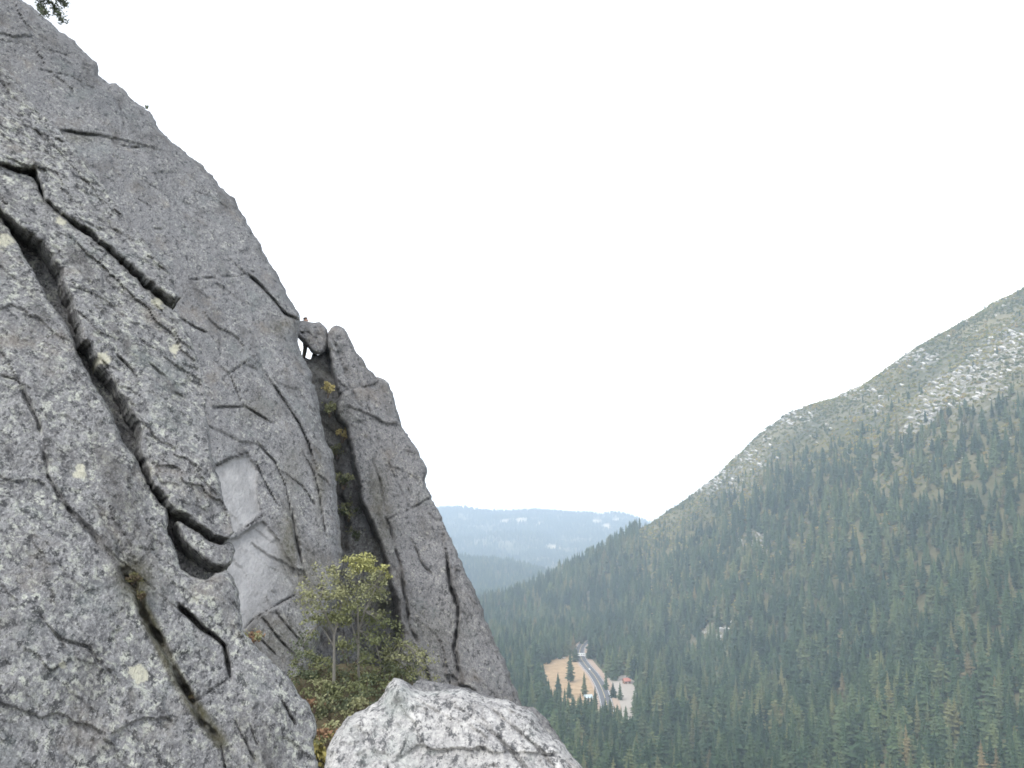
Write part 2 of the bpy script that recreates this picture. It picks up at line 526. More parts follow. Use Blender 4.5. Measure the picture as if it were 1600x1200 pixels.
# ------------------------------------------------------------------ far hills
def hill(name, ridge_px, y0, half, x0, x1, back, step, seed, amp):
    xs = np.arange(x0, x1 + 1, step, dtype=float); ys = np.arange(y0 - half, y0 + back + 1, step, dtype=float)
    rp = np.array([at_y(a, b, y0) for a, b in ridge_px])
    X, Y = np.meshgrid(xs, ys)
    zr = np.interp(X, rp[:, 0], rp[:, 2])
    p = np.column_stack([X.ravel(), Y.ravel(), 0 * X.ravel()])
    nz = fbm(p, 1 / 420.0, 4, seed).reshape(X.shape)
    tt = (Y - y0)
    u = np.clip(-tt / half, 0, 1)
    prof = np.where(tt <= 0, (1 - u) ** 1.15, np.clip(1 - (tt / back) * 0.8, 0, 1))
    Z = -95 + (zr + 95) * prof + nz * amp * np.sin(np.pi * np.clip(prof, 0, 1)) * 1.0 + 3 * fbm(p, 1 / 90.0, 3, seed + 3).reshape(X.shape)
    ix = np.arange(X.size).reshape(X.shape)
    f = np.stack([ix[:-1, :-1], ix[:-1, 1:], ix[1:, 1:], ix[1:, :-1]], -1).reshape(-1, 4)
    V = np.column_stack([X.ravel(), Y.ravel(), Z.ravel()])
    return xs, ys, Z, V, f


t = NT('far_slope')
v = t.mapping()
c = t.mix(t.ramp(t.noise(v, 0.006, 5, 0.65), [(0.4, 0.0), (0.6, 1.0)]), (0.08, 0.085, 0.05), (0.20, 0.18, 0.11))
c = t.mix(t.attr('stone'), c, (0.62, 0.52, 0.38))
M['far_slope'] = t.done(c)

FAR = hill('far', [(300, 800), (560, 800), (640, 794), (685, 795), (720, 793), (760, 799), (790, 800), (830, 797), (880, 801), (930, 803), (965, 802), (995, 808), (1030, 826), (1100, 850), (1300, 840)], 7000, 2600, -3000, 2300, 900, 60, 31, 60)
MID = hill('mid', [(380, 820), (600, 850), (690, 868), (720, 876), (800, 884), (850, 898), (910, 912), (1000, 925), (1100, 930)], 3500, 800, -1500, 900, 700, 30, 47, 16)


def far_stone(V):
    px, py, d = to_px(V)
    s = np.zeros(len(V))
    for cx, cy, rx, ry in [(815, 813, 9, 4), (787, 815, 5, 3), (933, 815, 8, 4), (948, 823, 6, 4), (962, 813, 7, 3), (862, 856, 10, 4), (845, 818, 5, 3)]:
        s = np.maximum(s, np.exp(-((px - cx) / rx) ** 2 - ((py - cy) / ry) ** 2))
    return sstep(0.15, 0.5, s)


def bilin(H, x, y):
    xs, ys, Z = H[0], H[1], H[2]
    fx = np.clip((x - xs[0]) / (xs[1] - xs[0]), 0, len(xs) - 1.001); fy = np.clip((y - ys[0]) / (ys[1] - ys[0]), 0, len(ys) - 1.001)
    i, j = fx.astype(int), fy.astype(int); a, b = fx - i, fy - j
    return Z[j, i] * (1 - a) * (1 - b) + Z[j, i + 1] * a * (1 - b) + Z[j + 1, i] * (1 - a) * b + Z[j + 1, i + 1] * a * b


fh = mesh_obj('far_hill', FAR[3], FAR[4], M['far_slope'], attrs={'stone': far_stone(FAR[3])}); tag(fh, kind='structure')
mh = mesh_obj('near_hill', MID[3], MID[4], M['far_slope'], attrs={'stone': np.zeros(len(MID[3]))}); tag(mh, kind='structure')
gpl = mesh_obj('ground', [(-12000, -2000, -130), (14000, -2000, -130), (14000, 16000, -130), (-12000, 16000, -130)], [(0, 1, 2, 3)], M['forest_floor']); tag(gpl, kind='structure')


# ------------------------------------------------------------------ rock pieces
_g = np.array([0.62, 0.35, -0.70]); _g = _g / np.linalg.norm(_g)
STR = np.eye(3) - 0.70 * np.outer(_g, _g)


def resample(poly, step, jag, seed):
    poly = np.asarray(poly, float); out = []
    n = len(poly)
    for i in range(n):
        a, b = poly[i], poly[(i + 1) % n]
        L = np.hypot(*(b - a)); k = max(1, int(L / step))
        for j in range(k):
            out.append(a + (b - a) * j / k)
    out = np.array(out)
    # soften corners a little, then roughen
    out = 0.5 * out + 0.25 * (np.roll(out, 1, 0) + np.roll(out, -1, 0))
    if jag:
        p = np.column_stack([out, np.zeros(len(out))])
        out = out + jag * np.column_stack([fbm(p, 1 / 34.0, 4, seed, 0.65), fbm(p, 1 / 34.0, 4, seed + 50, 0.65)])
        out = out + 0.3 * jag * np.column_stack([cells(p, 14.0, seed + 5), cells(p, 14.0, seed + 9)])
    return out


def rock_piece(name, parent, poly, P0, n, mat, thick, s=3.0, bulge=0.2, Rpx=30, cracks=(), steps=(), blobs=(), noise=((1.0, 0.1),), jag=4.0, seed=1, paint=None, back=None, offset=0.0, facet=None, ridge=None, crack_w=1.0):
    """a block of rock: its outline is laid on the plane (P0, n); the face is modelled in relief and the block runs back by thick metres"""
    n = np.asarray(n, float); n = n / np.linalg.norm(n)
    P0 = np.asarray(P0, float) + n * offset
    pl = resample(poly, s * 1.3, jag, seed)
    lo, hi = pl.min(0) - s, pl.max(0) + s
    xs = np.arange(lo[0], hi[0] + s, s); ys = np.arange(lo[1], hi[1] + s, s)
    X, Y = np.meshgrid(xs, ys)
    G = np.column_stack([X.ravel(), Y.ravel()])
    A, B = pl, np.roll(pl, -1, 0)
    ins = inside(G, pl)
    dist, near = rim_dist(xs, ys, A, B, max(Rpx, 3 * s) + 4.0)
    snap = (~ins) & (dist < s * 1.05)
    ok = ins | snap
    G[snap] = near[snap]
    d_in = np.where(ins, dist, 0.0)
    ix = np.arange(len(G)).reshape(X.shape)
    q = np.stack([ix[:-1, :-1], ix[1:, :-1], ix[1:, 1:], ix[:-1, 1:]], -1).reshape(-1, 4)
    keep = ok[q].all(1) & (ins[q].sum(1) >= 1)
    q = q[keep]
    used = np.unique(q); remap = -np.ones(len(G), int); remap[used] = np.arange(len(used))
    q = remap[q]; G = G[used]; d_in = d_in[used]
    r = ray(G[:, 0], G[:, 1])
    W = CAM + r * (((P0 - CAM) @ n) / (r @ n))[:, None]
    # relief
    tt = np.clip(d_in / Rpx, 0, 1)
    h = bulge * (0.55 * np.sqrt(1 - (1 - tt) ** 2) + 0.45 * np.clip(d_in / (Rpx * 0.3), 0, 1))
    soft = sstep(0, Rpx * 0.6, d_in) * 0.85 + 0.15
    for k, (sc, am) in enumerate(noise):
        h = h + am * fbm(W, 1 / sc, 4, seed * 13 + k) * soft
    if ridge:
        sc, am = ridge
        h = h - am * np.abs(fbm(W, 1 / sc, 4, seed * 7 + 3)) * soft
    if facet:
        sc, am = facet
        w_ = W + sc * 0.18 * np.column_stack([fbm(W, 2.0 / sc, 3, seed + 5), fbm(W, 2.0 / sc, 3, seed + 6), fbm(W, 2.0 / sc, 3, seed + 7)])
        h = h + am * (cells(w_, sc, seed + 77, STR) + 0.45 * cells(w_, sc * 0.36, seed + 177, STR)) * soft
    wob = np.column_stack([fbm(W, 4.5 / max(1.0, np.ptp(W[:, 2]) / 3), 4, seed + 31), fbm(W, 4.5 / max(1.0, np.ptp(W[:, 2]) / 3), 4, seed + 32)])
    vary = np.clip(0.75 + 1.3 * fbm(W, 9.0 / max(1.0, np.ptp(W[:, 2]) / 3), 3, seed + 61), 0.15, 1.4)
    for cr in cracks:
        line, wid, dep = cr[:3]
        wid = wid * crack_w
        line = np.asarray(line, float)
        mk = np.where(((G > line.min(0) - 3 * wid - 2) & (G < line.max(0) + 3 * wid + 2)).all(1))[0]
        g = G[mk]
        dd, _, ii = seg_dist(g + wob[mk] * (wid * 1.1 + 2.0), line[:-1], line[1:])
        e = np.minimum(np.hypot(*(g - line[0]).T), np.hypot(*(g - line[-1]).T))
        tp = sstep(-2, wid * 2.5, e) * vary[mk]
        h[mk] = h[mk] - dep * tp * (1 - sstep(0.1, 0.75, dd / (wid * (0.6 + 0.4 * vary[mk]))))
    for st in steps:
        line, side, wid, dep = st
        line = np.asarray(line, float)
        mk = np.where(((G > line.min(0) - 4 * wid) & (G < line.max(0) + 4 * wid)).all(1))[0]
        g = G[mk]
        dd, nn, ii = seg_dist(g + wob[mk] * 2.5, line[:-1], line[1:])
        tv = (line[1:] - line[:-1])[ii]
        rel = g - nn
        sg = np.sign(tv[:, 0] * rel[:, 1] - tv[:, 1] * rel[:, 0]) * side
        h[mk] = h[mk] + 0.6 * dep * np.where(sg > 0, np.exp(-dd / wid) * sstep(0, 3, dd), 0)
    for cx, cy, rx, ry, am in blobs:
        rr = ((G[:, 0] - cx) / rx) ** 2 + ((G[:, 1] - cy) / ry) ** 2
        h = h + am * np.exp(-rr)
    rn = r / np.linalg.norm(r, axis=1)[:, None]
    V = W - rn * h[:, None]
    at_ = {'fresh': np.zeros(len(G)), 'moss': np.zeros(len(G)), 'crust': np.zeros(len(G))}
    if paint: paint(G, W, at_, V, n)
    # run the block back from its rim
    e = np.concatenate([q[:, [0, 1]], q[:, [1, 2]], q[:, [2, 3]], q[:, [3, 0]]])
    key = np.sort(e, 1); _, inv, cnt = np.unique(key, axis=0, return_inverse=True, return_counts=True)
    be = e[cnt[inv.ravel()] == 1]
    bv = np.unique(be); nb = len(bv); bm_ = -np.ones(len(V), int); bm_[bv] = np.arange(nb)
    dirv = r[bv] / np.linalg.norm(r[bv], axis=1)[:, None]
    bd = (0.85 * dirv - 0.30 * n) if back is None else np.tile(np.asarray(back, float), (nb, 1))
    bd = bd / np.linalg.norm(bd, axis=1)[:, None]
    cen = V[bv].mean(0)
    allV = [V]; faces = [q]
    prev = bv; base = len(V)
    ks = (0.02, 0.05, 0.10, 0.18, 0.35, 0.6, 1.0)
    for k in ks:
        nv = V[bv] + bd * (k * thick) + 0.035 * thick * (k ** 0.5) * np.column_stack([fbm(V[bv] + bd * (k * thick), 9.0 / thick, 5, seed + 90 + j, 0.75) for j in range(3)])
        allV.append(nv)
        cur = base + np.arange(nb)
        a, b = bm_[be[:, 0]], bm_[be[:, 1]]
        faces.append(np.stack([prev[b], prev[a], cur[a], cur[b]], 1))
        prev = cur; base += nb
    # close the back
    cv = allV[-1].mean(0)
    allV.append(cv[None])
    a, b = bm_[be[:, 0]], bm_[be[:, 1]]
    VV = np.concatenate(allV)
    fl = [list(x) for x in np.concatenate(faces)] + [[prev[y], prev[x], base] for x, y in zip(a, b)]
    ats = {}
    for k_, a_ in at_.items():
        ats[k_] = np.concatenate([a_] + [a_[bv]] * len(ks) + [np.zeros(1)])
    return mesh_obj(name, VV, fl, mat, parent=parent, loc=parent.location if parent is not None else cen, attrs=ats)


def cross_line(G, line, wid):
    line = np.asarray(line, float)
    d, _, _ = seg_dist(G, line[:-1], line[1:])
    return 1 - sstep(0.3 * wid, wid, d)


# ---- the near rock face, lower left
nN = np.array([0.60, -0.55, 0.58])
P0N = at(200, 900, 5.0)
near = empty('granite_outcrop', at(150, 1150, 4.6))
tag(near, 'near lichen-speckled grey granite face with dark diagonal cracks, filling the lower left', 'outcrop')
CR2L = [(0, 338), (14, 362), (37, 396), (55, 428), (72, 464), (92, 490), (111, 520), (119, 546), (136, 584), (152, 611), (174, 645), (187, 675), (206, 708), (219, 733), (235, 765), (255, 790), (265, 812), (263, 830), (275, 862), (288, 888)]


def spots(lst):
    def f(G, W, A):
        for cx, cy, r in lst:
            wb = fbm(W, 22.0, 4, int(cx), 0.7) * 1.1
            d = np.hypot(G[:, 0] - cx, G[:, 1] - cy) / r + wb
            A['crust'] = np.maximum(A['crust'], 1 - sstep(0.75, 1.0, d))
    return f


MOSS = [(197, 885), (208, 915), (225, 955), (244, 992), (268, 1045), (300, 1098), (345, 1160)]


def paint_base(G, W, A, V, n):
    spots([(125, 739, 11), (216, 1052, 15), (98, 1038, 7), (5, 378, 13)])(G, W, A)
    A['moss'] = np.maximum(A['moss'], cross_line(G, MOSS, 17))
    A['moss'] = np.maximum(A['moss'], np.exp(-((G[:, 0] - 212) / 26) ** 2 - ((G[:, 1] - 905) / 36) ** 2) * 1.2).clip(0, 1)


base = [(-140, 300), (-60, 318)] + CR2L + [(305, 901), (322, 906), (345, 894), (360, 892), (368, 915), (374, 940), (379, 965), (382, 985), (400, 1010), (430, 1040), (455, 1065), (480, 1100), (494, 1130), (497, 1142),
        (489, 1156), (492, 1178), (505, 1230), (510, 1330), (-140, 1330)]
rock_piece('slab', near, base, P0N, nN, M['near_rock'], 2.2, s=2.4, bulge=0.06, Rpx=12, offset=-0.06, crack_w=0.7,
           cracks=[(MOSS, 15, 0.16), ([(276, 945), (312, 985), (338, 1002), (350, 1012), (353, 1035), (358, 1065)], 10, 0.20),
                   ([(30, 600), (46, 630), (58, 655), (70, 692), (74, 740), (98, 782), (125, 822), (162, 852)], 11, 0.07),
                   ([(0, 590), (25, 598), (50, 612)], 5, 0.03), ([(140, 770), (165, 810), (190, 850), (200, 885)], 16, 0.04),
                   ([(60, 960), (95, 1000), (140, 1010), (165, 1045), (190, 1070)], 7, 0.03), ([(365, 1122), (385, 1160), (402, 1195)], 7, 0.07), ([(345, 1160), (352, 1190), (362, 1230)], 6, 0.06),
                   ([(440, 1098), (452, 1118), (462, 1134)], 5, 0.06), ([(390, 1130), (396, 1150), (405, 1168)], 6, 0.06), ([(98, 1000), (104, 1012)], 8, 0.05),
                   ([(300, 1098), (330, 1080), (356, 1062)], 5, 0.04)],
           steps=[(MOSS, 1, 60, 0.05), ([(30, 600), (58, 655), (74, 740), (125, 822), (200, 885)], -1, 70, 0.06)],
           blobs=[(60, 1000, 120, 160, 0.10), (330, 940, 30, 40, 0.05), (420, 1120, 50, 70, 0.08), (185, 760, 40, 50, 0.06)],
           noise=((1.6, 0.10), (0.35, 0.022), (0.09, 0.012)), facet=(0.34, 0.030), jag=6, seed=3, paint=paint_base)


def paint_flake(G, W, A, V, n):
    spots([(247, 474, 9), (95, 345, 9), (274, 546, 10), (162, 562, 10)])(G, W, A)


mid = [(-140, 207), (-60, 237), (0, 258), (30, 268), (52, 275), (66, 302), (95, 337), (131, 364), (166, 391), (197, 422), (227, 451), (254, 473), (276, 483), (284, 498), (291, 520), (300, 545), (312, 580), (319, 615), (323, 650),
       (326, 690), (331, 715), (341, 745), (350, 775), (358, 805), (365, 830), (358, 838), (340, 838), (312, 823), (290, 804), (272, 796), (256, 774), (240, 752), (228, 728), (221, 705), (224, 680), (219, 655), (205, 634), (182, 604), (168, 578), (150, 552),
       (130, 525), (119, 485), (107, 452), (92, 415), (72, 386), (45, 364), (20, 346), (0, 330), (-60, 306), (-140, 291)]
rock_piece('flake', near, mid, P0N, nN, M['near_rock'], 1.8, s=2.2, bulge=0.06, Rpx=9, offset=0.0, crack_w=0.75,
           cracks=[([(140, 385), (165, 415), (185, 440), (205, 475)], 4, 0.03), ([(150, 548), (168, 575), (182, 604)], 6, 0.06), ([(180, 545), (205, 580), (214, 600)], 6, 0.06),
                   ([(230, 565), (250, 585), (262, 600)], 6, 0.05), ([(266, 616), (282, 620), (298, 624)], 9, 0.13), ([(60, 330), (90, 360), (120, 380)], 5, 0.03),
                   ([(290, 690), (300, 720), (325, 745)], 5, 0.03), ([(120, 395), (140, 440), (150, 480)], 6, 0.03)],
           blobs=[(240, 620, 40, 60, 0.06), (300, 760, 40, 50, 0.05)],
           noise=((1.3, 0.08), (0.3, 0.025), (0.08, 0.014)), facet=(0.30, 0.055), jag=7, seed=5, paint=paint_flake)
up = [(-140, -20), (-60, 40), (0, 100), (30, 132), (60, 170), (100, 213), (130, 250), (165, 297), (200, 342), (230, 382), (260, 420), (272, 448), (280, 468), (270, 473), (255, 462), (235, 444), (205, 414), (175, 385), (140, 359), (100, 334), (76, 308),
      (66, 288), (58, 262), (30, 262), (0, 252), (-60, 230), (-140, 200)]
rock_piece('flake', near, up, P0N, nN, M['near_rock'], 1.8, s=2.2, bulge=0.05, Rpx=9, offset=0.06, crack_w=0.75,
           cracks=[([(0, 160), (40, 190), (80, 225), (120, 270)], 4, 0.03), ([(60, 240), (66, 262), (78, 290)], 4, 0.03), ([(110, 260), (150, 300), (180, 350)], 4, 0.025)],
           noise=((1.1, 0.06), (0.25, 0.025), (0.08, 0.013)), facet=(0.30, 0.05), jag=7, seed=8, paint=paint_flake)
lump = [(276, 813), (298, 826), (322, 843), (345, 851), (362, 846), (368, 862), (363, 880), (352, 888), (336, 885), (316, 871), (300, 858), (287, 842)]
rock_piece('knob', near, lump, P0N, nN, M['near_rock'], 1.0, s=2.2, bulge=0.06, Rpx=12, offset=-0.05, noise=((0.4, 0.05), (0.15, 0.02)), ridge=(0.25, 0.03), jag=4, seed=11, paint=None)
core = [(-140, 200), (0, 240), (60, 285), (150, 380), (262, 478), (285, 540), (310, 640), (320, 720), (345, 810), (352, 880), (340, 940), (300, 1000), (-140, 900)]
rock_piece('rock_core', near, core, P0N, nN, M['near_rock'], 1.4, s=4, bulge=0.05, Rpx=30, offset=-0.33, noise=((0.8, 0.06), (0.2, 0.05)), facet=(0.3, 0.06), jag=3, seed=14)

# ---- the big wall behind
nW = np.array([0.62, -0.60, 0.50])
P0W = at(300, 600, 30.0)
wall = empty('cliff_wall', at(440, 1080, 28.0))
tag(wall, 'tall smooth grey granite wall behind the near rock, its edge sloping down to the notch', 'cliff')
WALL = [(-160, -130), (-60, -60), (20, -10), (60, 18), (85, 40), (105, 55), (130, 75), (150, 95), (157, 107), (152, 116), (170, 132), (185, 131), (198, 140), (203, 149), (228, 167), (240, 181), (255, 206), (290, 238), (322, 265), (345, 292), (360, 303),
        (378, 330), (392, 360), (415, 395), (430, 420), (447, 455), (462, 480), (468, 497), (466, 515), (466, 531), (473, 549), (477, 562), (487, 592), (500, 640), (510, 680), (520, 720), (528, 780), (532, 830), (536, 868), (530, 920), (500, 990), (480, 1060), (480, 1150), (460, 1220), (-160, 1220)]
S1 = [(310, 738), (340, 725), (372, 713), (390, 707), (399, 722), (405, 760), (411, 800), (395, 815), (368, 829), (335, 850), (310, 840)]
S2 = [(310, 860), (365, 836), (414, 811), (428, 830), (442, 852), (458, 880), (471, 905), (469, 925), (443, 940), (421, 955), (401, 962), (380, 986), (330, 990)]


def paint_wall(G, W, A, V, n):
    for S, wgt in ((S1, 1.0), (S2, 1.0)):
        S = np.array(S, float)
        Gw = G + 9.0 * np.column_stack([fbm(W, 0.9, 4, 301, 0.7), fbm(W, 0.9, 4, 302, 0.7)])
        d, _, _ = seg_dist(Gw, S, np.roll(S, -1, 0)); ins = inside(Gw, S)
        m = np.where(ins, sstep(0, 3.5, d), 0)
        V += 0.22 * m[:, None] * (V - CAM) / np.linalg.norm(V - CAM, axis=1)[:, None]
        w = m.copy()
        if S is not None and len(S) == len(S2):
            # the lower right half of the second scar is weathered darker
            s = (G[:, 0] - 372) * 0.62 - (G[:, 1] - 900) * -0.35
            w = w * (1 - 0.6 * sstep(10, 45, s + 18 * fbm(W, 0.9, 3, 4)))
        A['fresh'] = np.maximum(A['fresh'], w * wgt)
    for cx, cy, rx, ry, a in [(400, 640, 26, 16, 0.5), (452, 850, 16, 60, 0.85), (480, 920, 24, 50, 0.85), (440, 1000, 50, 40, 0.6), (120, 215, 30, 10, 0.5), (455, 740, 20, 40, 0.4), (440, 510, 20, 12, 0.5), (500, 760, 10, 60, 0.5)]:
        A['moss'] = np.maximum(A['moss'], a * np.exp(-((G[:, 0] - cx) / rx) ** 2 - ((G[:, 1] - cy) / ry) ** 2))


rock_piece('wall', wall, WALL, P0W, nW, M['wall_rock'], 9.0, s=2.4, bulge=0.9, Rpx=22,
           cracks=[([(98, 203), (120, 208), (165, 212), (182, 224), (205, 228), (226, 227)], 4.5, 0.30), ([(236, 360), (262, 358), (292, 355)], 2.6, 0.12), ([(282, 438), (320, 435), (370, 432), (402, 425)], 2.6, 0.14),
                   ([(350, 590), (375, 573), (400, 556), (432, 547)], 3.2, 0.16), ([(430, 605), (450, 635), (468, 662), (482, 692), (488, 712)], 4.0, 0.40), ([(284, 500), (305, 514), (322, 521)], 4.0, 0.25),
                   ([(184, 160), (190, 185), (192, 205)], 4, 0.20), ([(390, 432), (412, 452), (428, 470), (445, 490), (468, 503)], 6.0, 0.55), ([(318, 736), (345, 725), (372, 712), (390, 706)], 3.2, 0.25), ([(400, 722), (412, 752), (432, 790)], 3.4, 0.25),
                   ([(366, 830), (395, 816), (413, 803)], 3.0, 0.22), ([(428, 862), (445, 892), (458, 915)], 3.4, 0.22), ([(380, 985), (402, 964), (440, 940), (470, 925)], 4.0, 0.35), ([(410, 962), (440, 1000), (470, 1035)], 5, 0.35),
                   ([(430, 952), (470, 1000), (484, 1030)], 5, 0.3), ([(395, 985), (420, 1010), (450, 1040)], 4, 0.2), ([(205, 305), (222, 315), (240, 326)], 3, 0.14), ([(455, 800), (462, 840), (470, 880), (480, 910)], 7, 0.45),
                   ([(400, 690), (430, 720), (445, 760), (452, 800)], 4, 0.22), ([(440, 735), (470, 760), (490, 790)], 4, 0.2), ([(470, 700), (490, 740), (500, 790), (510, 840)], 4, 0.2), ([(60, 110), (110, 120), (150, 140)], 3, 0.12),
                   ([(0, 60), (60, 75), (110, 90)], 3, 0.12), ([(300, 300), (330, 310), (360, 330)], 3, 0.1), ([(330, 640), (380, 636), (420, 660)], 5, 0.25), ([(330, 560), (360, 590), (375, 630)], 4, 0.15), ([(170, 132), (180, 160), (200, 190)], 4, 0.15)],
           steps=[([(390, 432), (412, 452), (445, 490), (468, 503)], -1, 30, 0.35), ([(98, 203), (165, 212), (226, 227)], -1, 40, 0.25), ([(430, 605), (468, 662), (488, 712)], -1, 40, 0.3), ([(282, 438), (402, 425)], 1, 60, 0.12)],
           noise=((7.0, 0.50), (2.0, 0.10), (0.4, 0.05)), facet=(2.0, 0.13), jag=6, seed=21, crack_w=0.62, paint=paint_wall)

# ---- the pillar to the right of the notch
nP = np.array([0.42, -0.76, 0.45])
P0P = at(620, 800, 36.0)
pil = empty('rock_pillar', at(720, 1150, 35.0))
tag(pil, 'tapering grey granite pillar standing right of the notch, above the pale boulder', 'rock pillar')
MAIN = [(522, 632), (532, 610), (545, 602), (575, 597), (591, 589), (601, 592), (608, 602), (616, 622), (619, 640), (628, 668), (641, 690), (662, 722), (667, 736), (669, 755), (677, 776), (690, 805), (705, 845), (722, 885), (748, 940), (765, 985), (784, 1022),
        (798, 1066), (812, 1098), (850, 1180), (870, 1260), (560, 1260), (590, 1120), (628, 1000), (618, 930), (605, 880), (592, 845), (576, 810), (567, 770), (557, 740), (549, 700), (543, 668), (530, 655)]


def paint_pil(G, W, A, V, n):
    for cx, cy, rx, ry, a in [(520, 660, 26, 40, 0.7), (660, 990, 60, 40, 0.35), (600, 830, 20, 60, 0.5), (640, 1040, 50, 50, 0.5), (500, 590, 20, 30, 0.6), (590, 780, 16, 50, 0.6)]:
        A['moss'] = np.maximum(A['moss'], a * np.exp(-((G[:, 0] - cx) / rx) ** 2 - ((G[:, 1] - cy) / ry) ** 2))


rock_piece('shaft', pil, MAIN, P0P, nP, M['pillar_rock'], 5.0, s=2.3, bulge=0.55, Rpx=14,
           cracks=[([(532, 652), (545, 660), (562, 660), (578, 655)], 2.6, 0.12), ([(578, 612), (572, 630), (582, 650)], 3.5, 0.25), ([(598, 808), (612, 840), (622, 880), (632, 930), (640, 975), (655, 1000)], 5, 0.4),
                   ([(697, 865), (699, 900), (706, 925), (716, 948), (713, 985), (712, 1010), (718, 1045), (724, 1080)], 7, 0.75), ([(600, 812), (640, 796), (668, 776)], 3, 0.2), ([(636, 760), (642, 775)], 3, 0.2),
                   ([(600, 700), (615, 740), (640, 790)], 3, 0.15), ([(640, 840), (655, 880), (672, 900)], 3.5, 0.2), ([(664, 1020), (668, 1060), (672, 1090)], 5, 0.4), ([(690, 1030), (698, 1060), (705, 1090)], 4, 0.3),
                   ([(757, 975), (762, 985)], 5, 0.3), ([(793, 1055), (800, 1075), (806, 1095)], 4, 0.3), ([(590, 680), (585, 720), (595, 760), (600, 800)], 4, 0.2), ([(545, 605), (560, 630), (575, 640)], 3, 0.2)],
           steps=[([(697, 865), (706, 925), (716, 948), (713, 1010), (724, 1080)], -1, 40, 0.45), ([(528, 650), (562, 660), (580, 655)], -1, 30, 0.12)],
           noise=((5.0, 0.4), (1.6, 0.12), (0.4, 0.06)), facet=(1.8, 0.14), jag=6, seed=33, crack_w=0.8, paint=paint_pil)
TOP = [(511, 517), (520, 511), (527, 509), (538, 515), (542, 517), (556, 545), (572, 570), (588, 587), (594, 596), (576, 606), (554, 612), (540, 614), (528, 616), (522, 590), (515, 560), (511, 540)]
rock_piece('cap_block', pil, TOP, P0P, nP, M['pillar_rock'], 3.0, s=2.2, bulge=0.3, Rpx=8, offset=0.12, cracks=[([(520, 530), (530, 560), (540, 590)], 3, 0.15)],
           noise=((2.5, 0.2), (0.4, 0.06)), facet=(1.2, 0.16), jag=4, seed=36)
LEFT = [(487, 551), (500, 556), (510, 547), (514, 562), (521, 592), (527, 606), (520, 628), (503, 622), (497, 600), (489, 582), (484, 566)]
rock_piece('side_block', pil, LEFT, P0P, nP, M['pillar_rock'], 2.0, back=(-0.18, 0.96, 0.16), s=2.2, bulge=0.3, Rpx=14, offset=-0.9, noise=((2.0, 0.3), (0.6, 0.15)), jag=4, seed=38, paint=paint_pil)

# ---- chockstone jammed across the notch
ck = empty('chockstone', at(490, 550, 37.2))
tag(ck, 'rounded block of rock jammed across the notch between wall and pillar', 'boulder')
CH = [(461, 509), (466, 502), (474, 502), (486, 505), (493, 505), (498, 503), (504, 507), (511, 517), (513, 535), (507, 550), (498, 556), (487, 553), (483, 546), (479, 541), (474, 538), (467, 531), (461, 522)]
rock_piece('block', ck, CH, P0P, nP, M['pillar_rock'], 1.2, back=(-0.21, 0.95, 0.22), s=1.8, bulge=0.5, Rpx=16, offset=-0.05, cracks=[([(466, 521), (480, 520), (490, 528), (500, 532)], 3, 0.25)], noise=((1.2, 0.25), (0.4, 0.1)), jag=2.5, seed=41)

# ---- recessed back wall of the chimney between wall and pillar
gul = empty('chimney_wall', at(550, 1000, 39.0))
tag(gul, 'dark recessed rock at the back of the chimney between wall and pillar', 'cliff')
CHM = [(462, 562), (474, 559), (492, 561), (530, 590), (600, 640), (660, 760), (680, 900), (690, 1050), (690, 1160), (420, 1160), (420, 900), (470, 700)]


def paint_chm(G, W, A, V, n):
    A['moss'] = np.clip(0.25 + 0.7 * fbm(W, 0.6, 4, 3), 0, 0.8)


rock_piece('chimney_back', gul, CHM, at(560, 800, 36.8), (0.15, -0.93, 0.33), M['wall_rock'], 3.0, back=(-0.2, 0.96, 0.10), s=3.2, bulge=0.4, Rpx=30,
           cracks=[([(525, 700), (532, 760), (540, 820), (545, 870)], 9, 0.7), ([(560, 720), (575, 790), (590, 850)], 7, 0.5)], noise=((2.5, 0.8), (0.8, 0.3)), facet=(1.2, 0.15), ridge=(1.0, 0.3), jag=4, seed=44, paint=paint_chm)
for poly, off, sd_ in [([(520, 718), (536, 716), (548, 728), (552, 752), (540, 770), (526, 762)], 0.6, 51), ([(522, 772), (545, 770), (562, 790), (566, 818), (545, 828), (530, 810)], 0.5, 52), ([(556, 838), (580, 830), (600, 850), (598, 878), (570, 880)], 0.6, 53)]:
    rock_piece('ledge_block', gul, poly, at(560, 800, 39.0), (0.15, -0.93, 0.33), M['pillar_rock'], 1.6, s=2.4, bulge=0.35, Rpx=12, offset=off, noise=((0.8, 0.2), (0.3, 0.08)), jag=4, seed=sd_)

# ---- ground of the gully
t = NT('gully_earth')
v = t.mapping()
M['gully_earth'] = t.done(t.mix(t.noise(v, 1.2, 6, 0.7), (0.035, 0.032, 0.02), (0.14, 0.12, 0.075)))
t.bump(t.noise(v, 2.0, 5, 0.7), 0.15)
gs = rock_piece('gully_slope', None, [(420, 1085), (455, 1058), (500, 1040), (560, 1035), (620, 1045), (660, 1075), (720, 1100), (760, 1160), (780, 1330), (380, 1330)], at(520, 1080, 22.0), (0.2, -0.5, 0.85), M['gully_earth'], 2.5, s=4, bulge=0.2, Rpx=30, noise=((3.0, 0.5), (0.8, 0.2)), jag=5, seed=61)
tag(gs, kind='structure')
rb = rock_piece('rock_rib', None, [(640, 1075), (652, 1060), (690, 1065), (760, 1085), (800, 1100), (835, 1105), (860, 1130), (890, 1180), (900, 1260), (560, 1260), (590, 1140), (606, 1105)], at(700, 1120, 16.0), (0.25, -0.7, 0.6), M['pillar_rock'], 2.5, s=4, bulge=0.2, Rpx=24, noise=((2.0, 0.3), (0.5, 0.1)), jag=4, seed=63, offset=0)
tag(rb, 'low rib of dull grey rock just behind the pale boulder', 'rock')

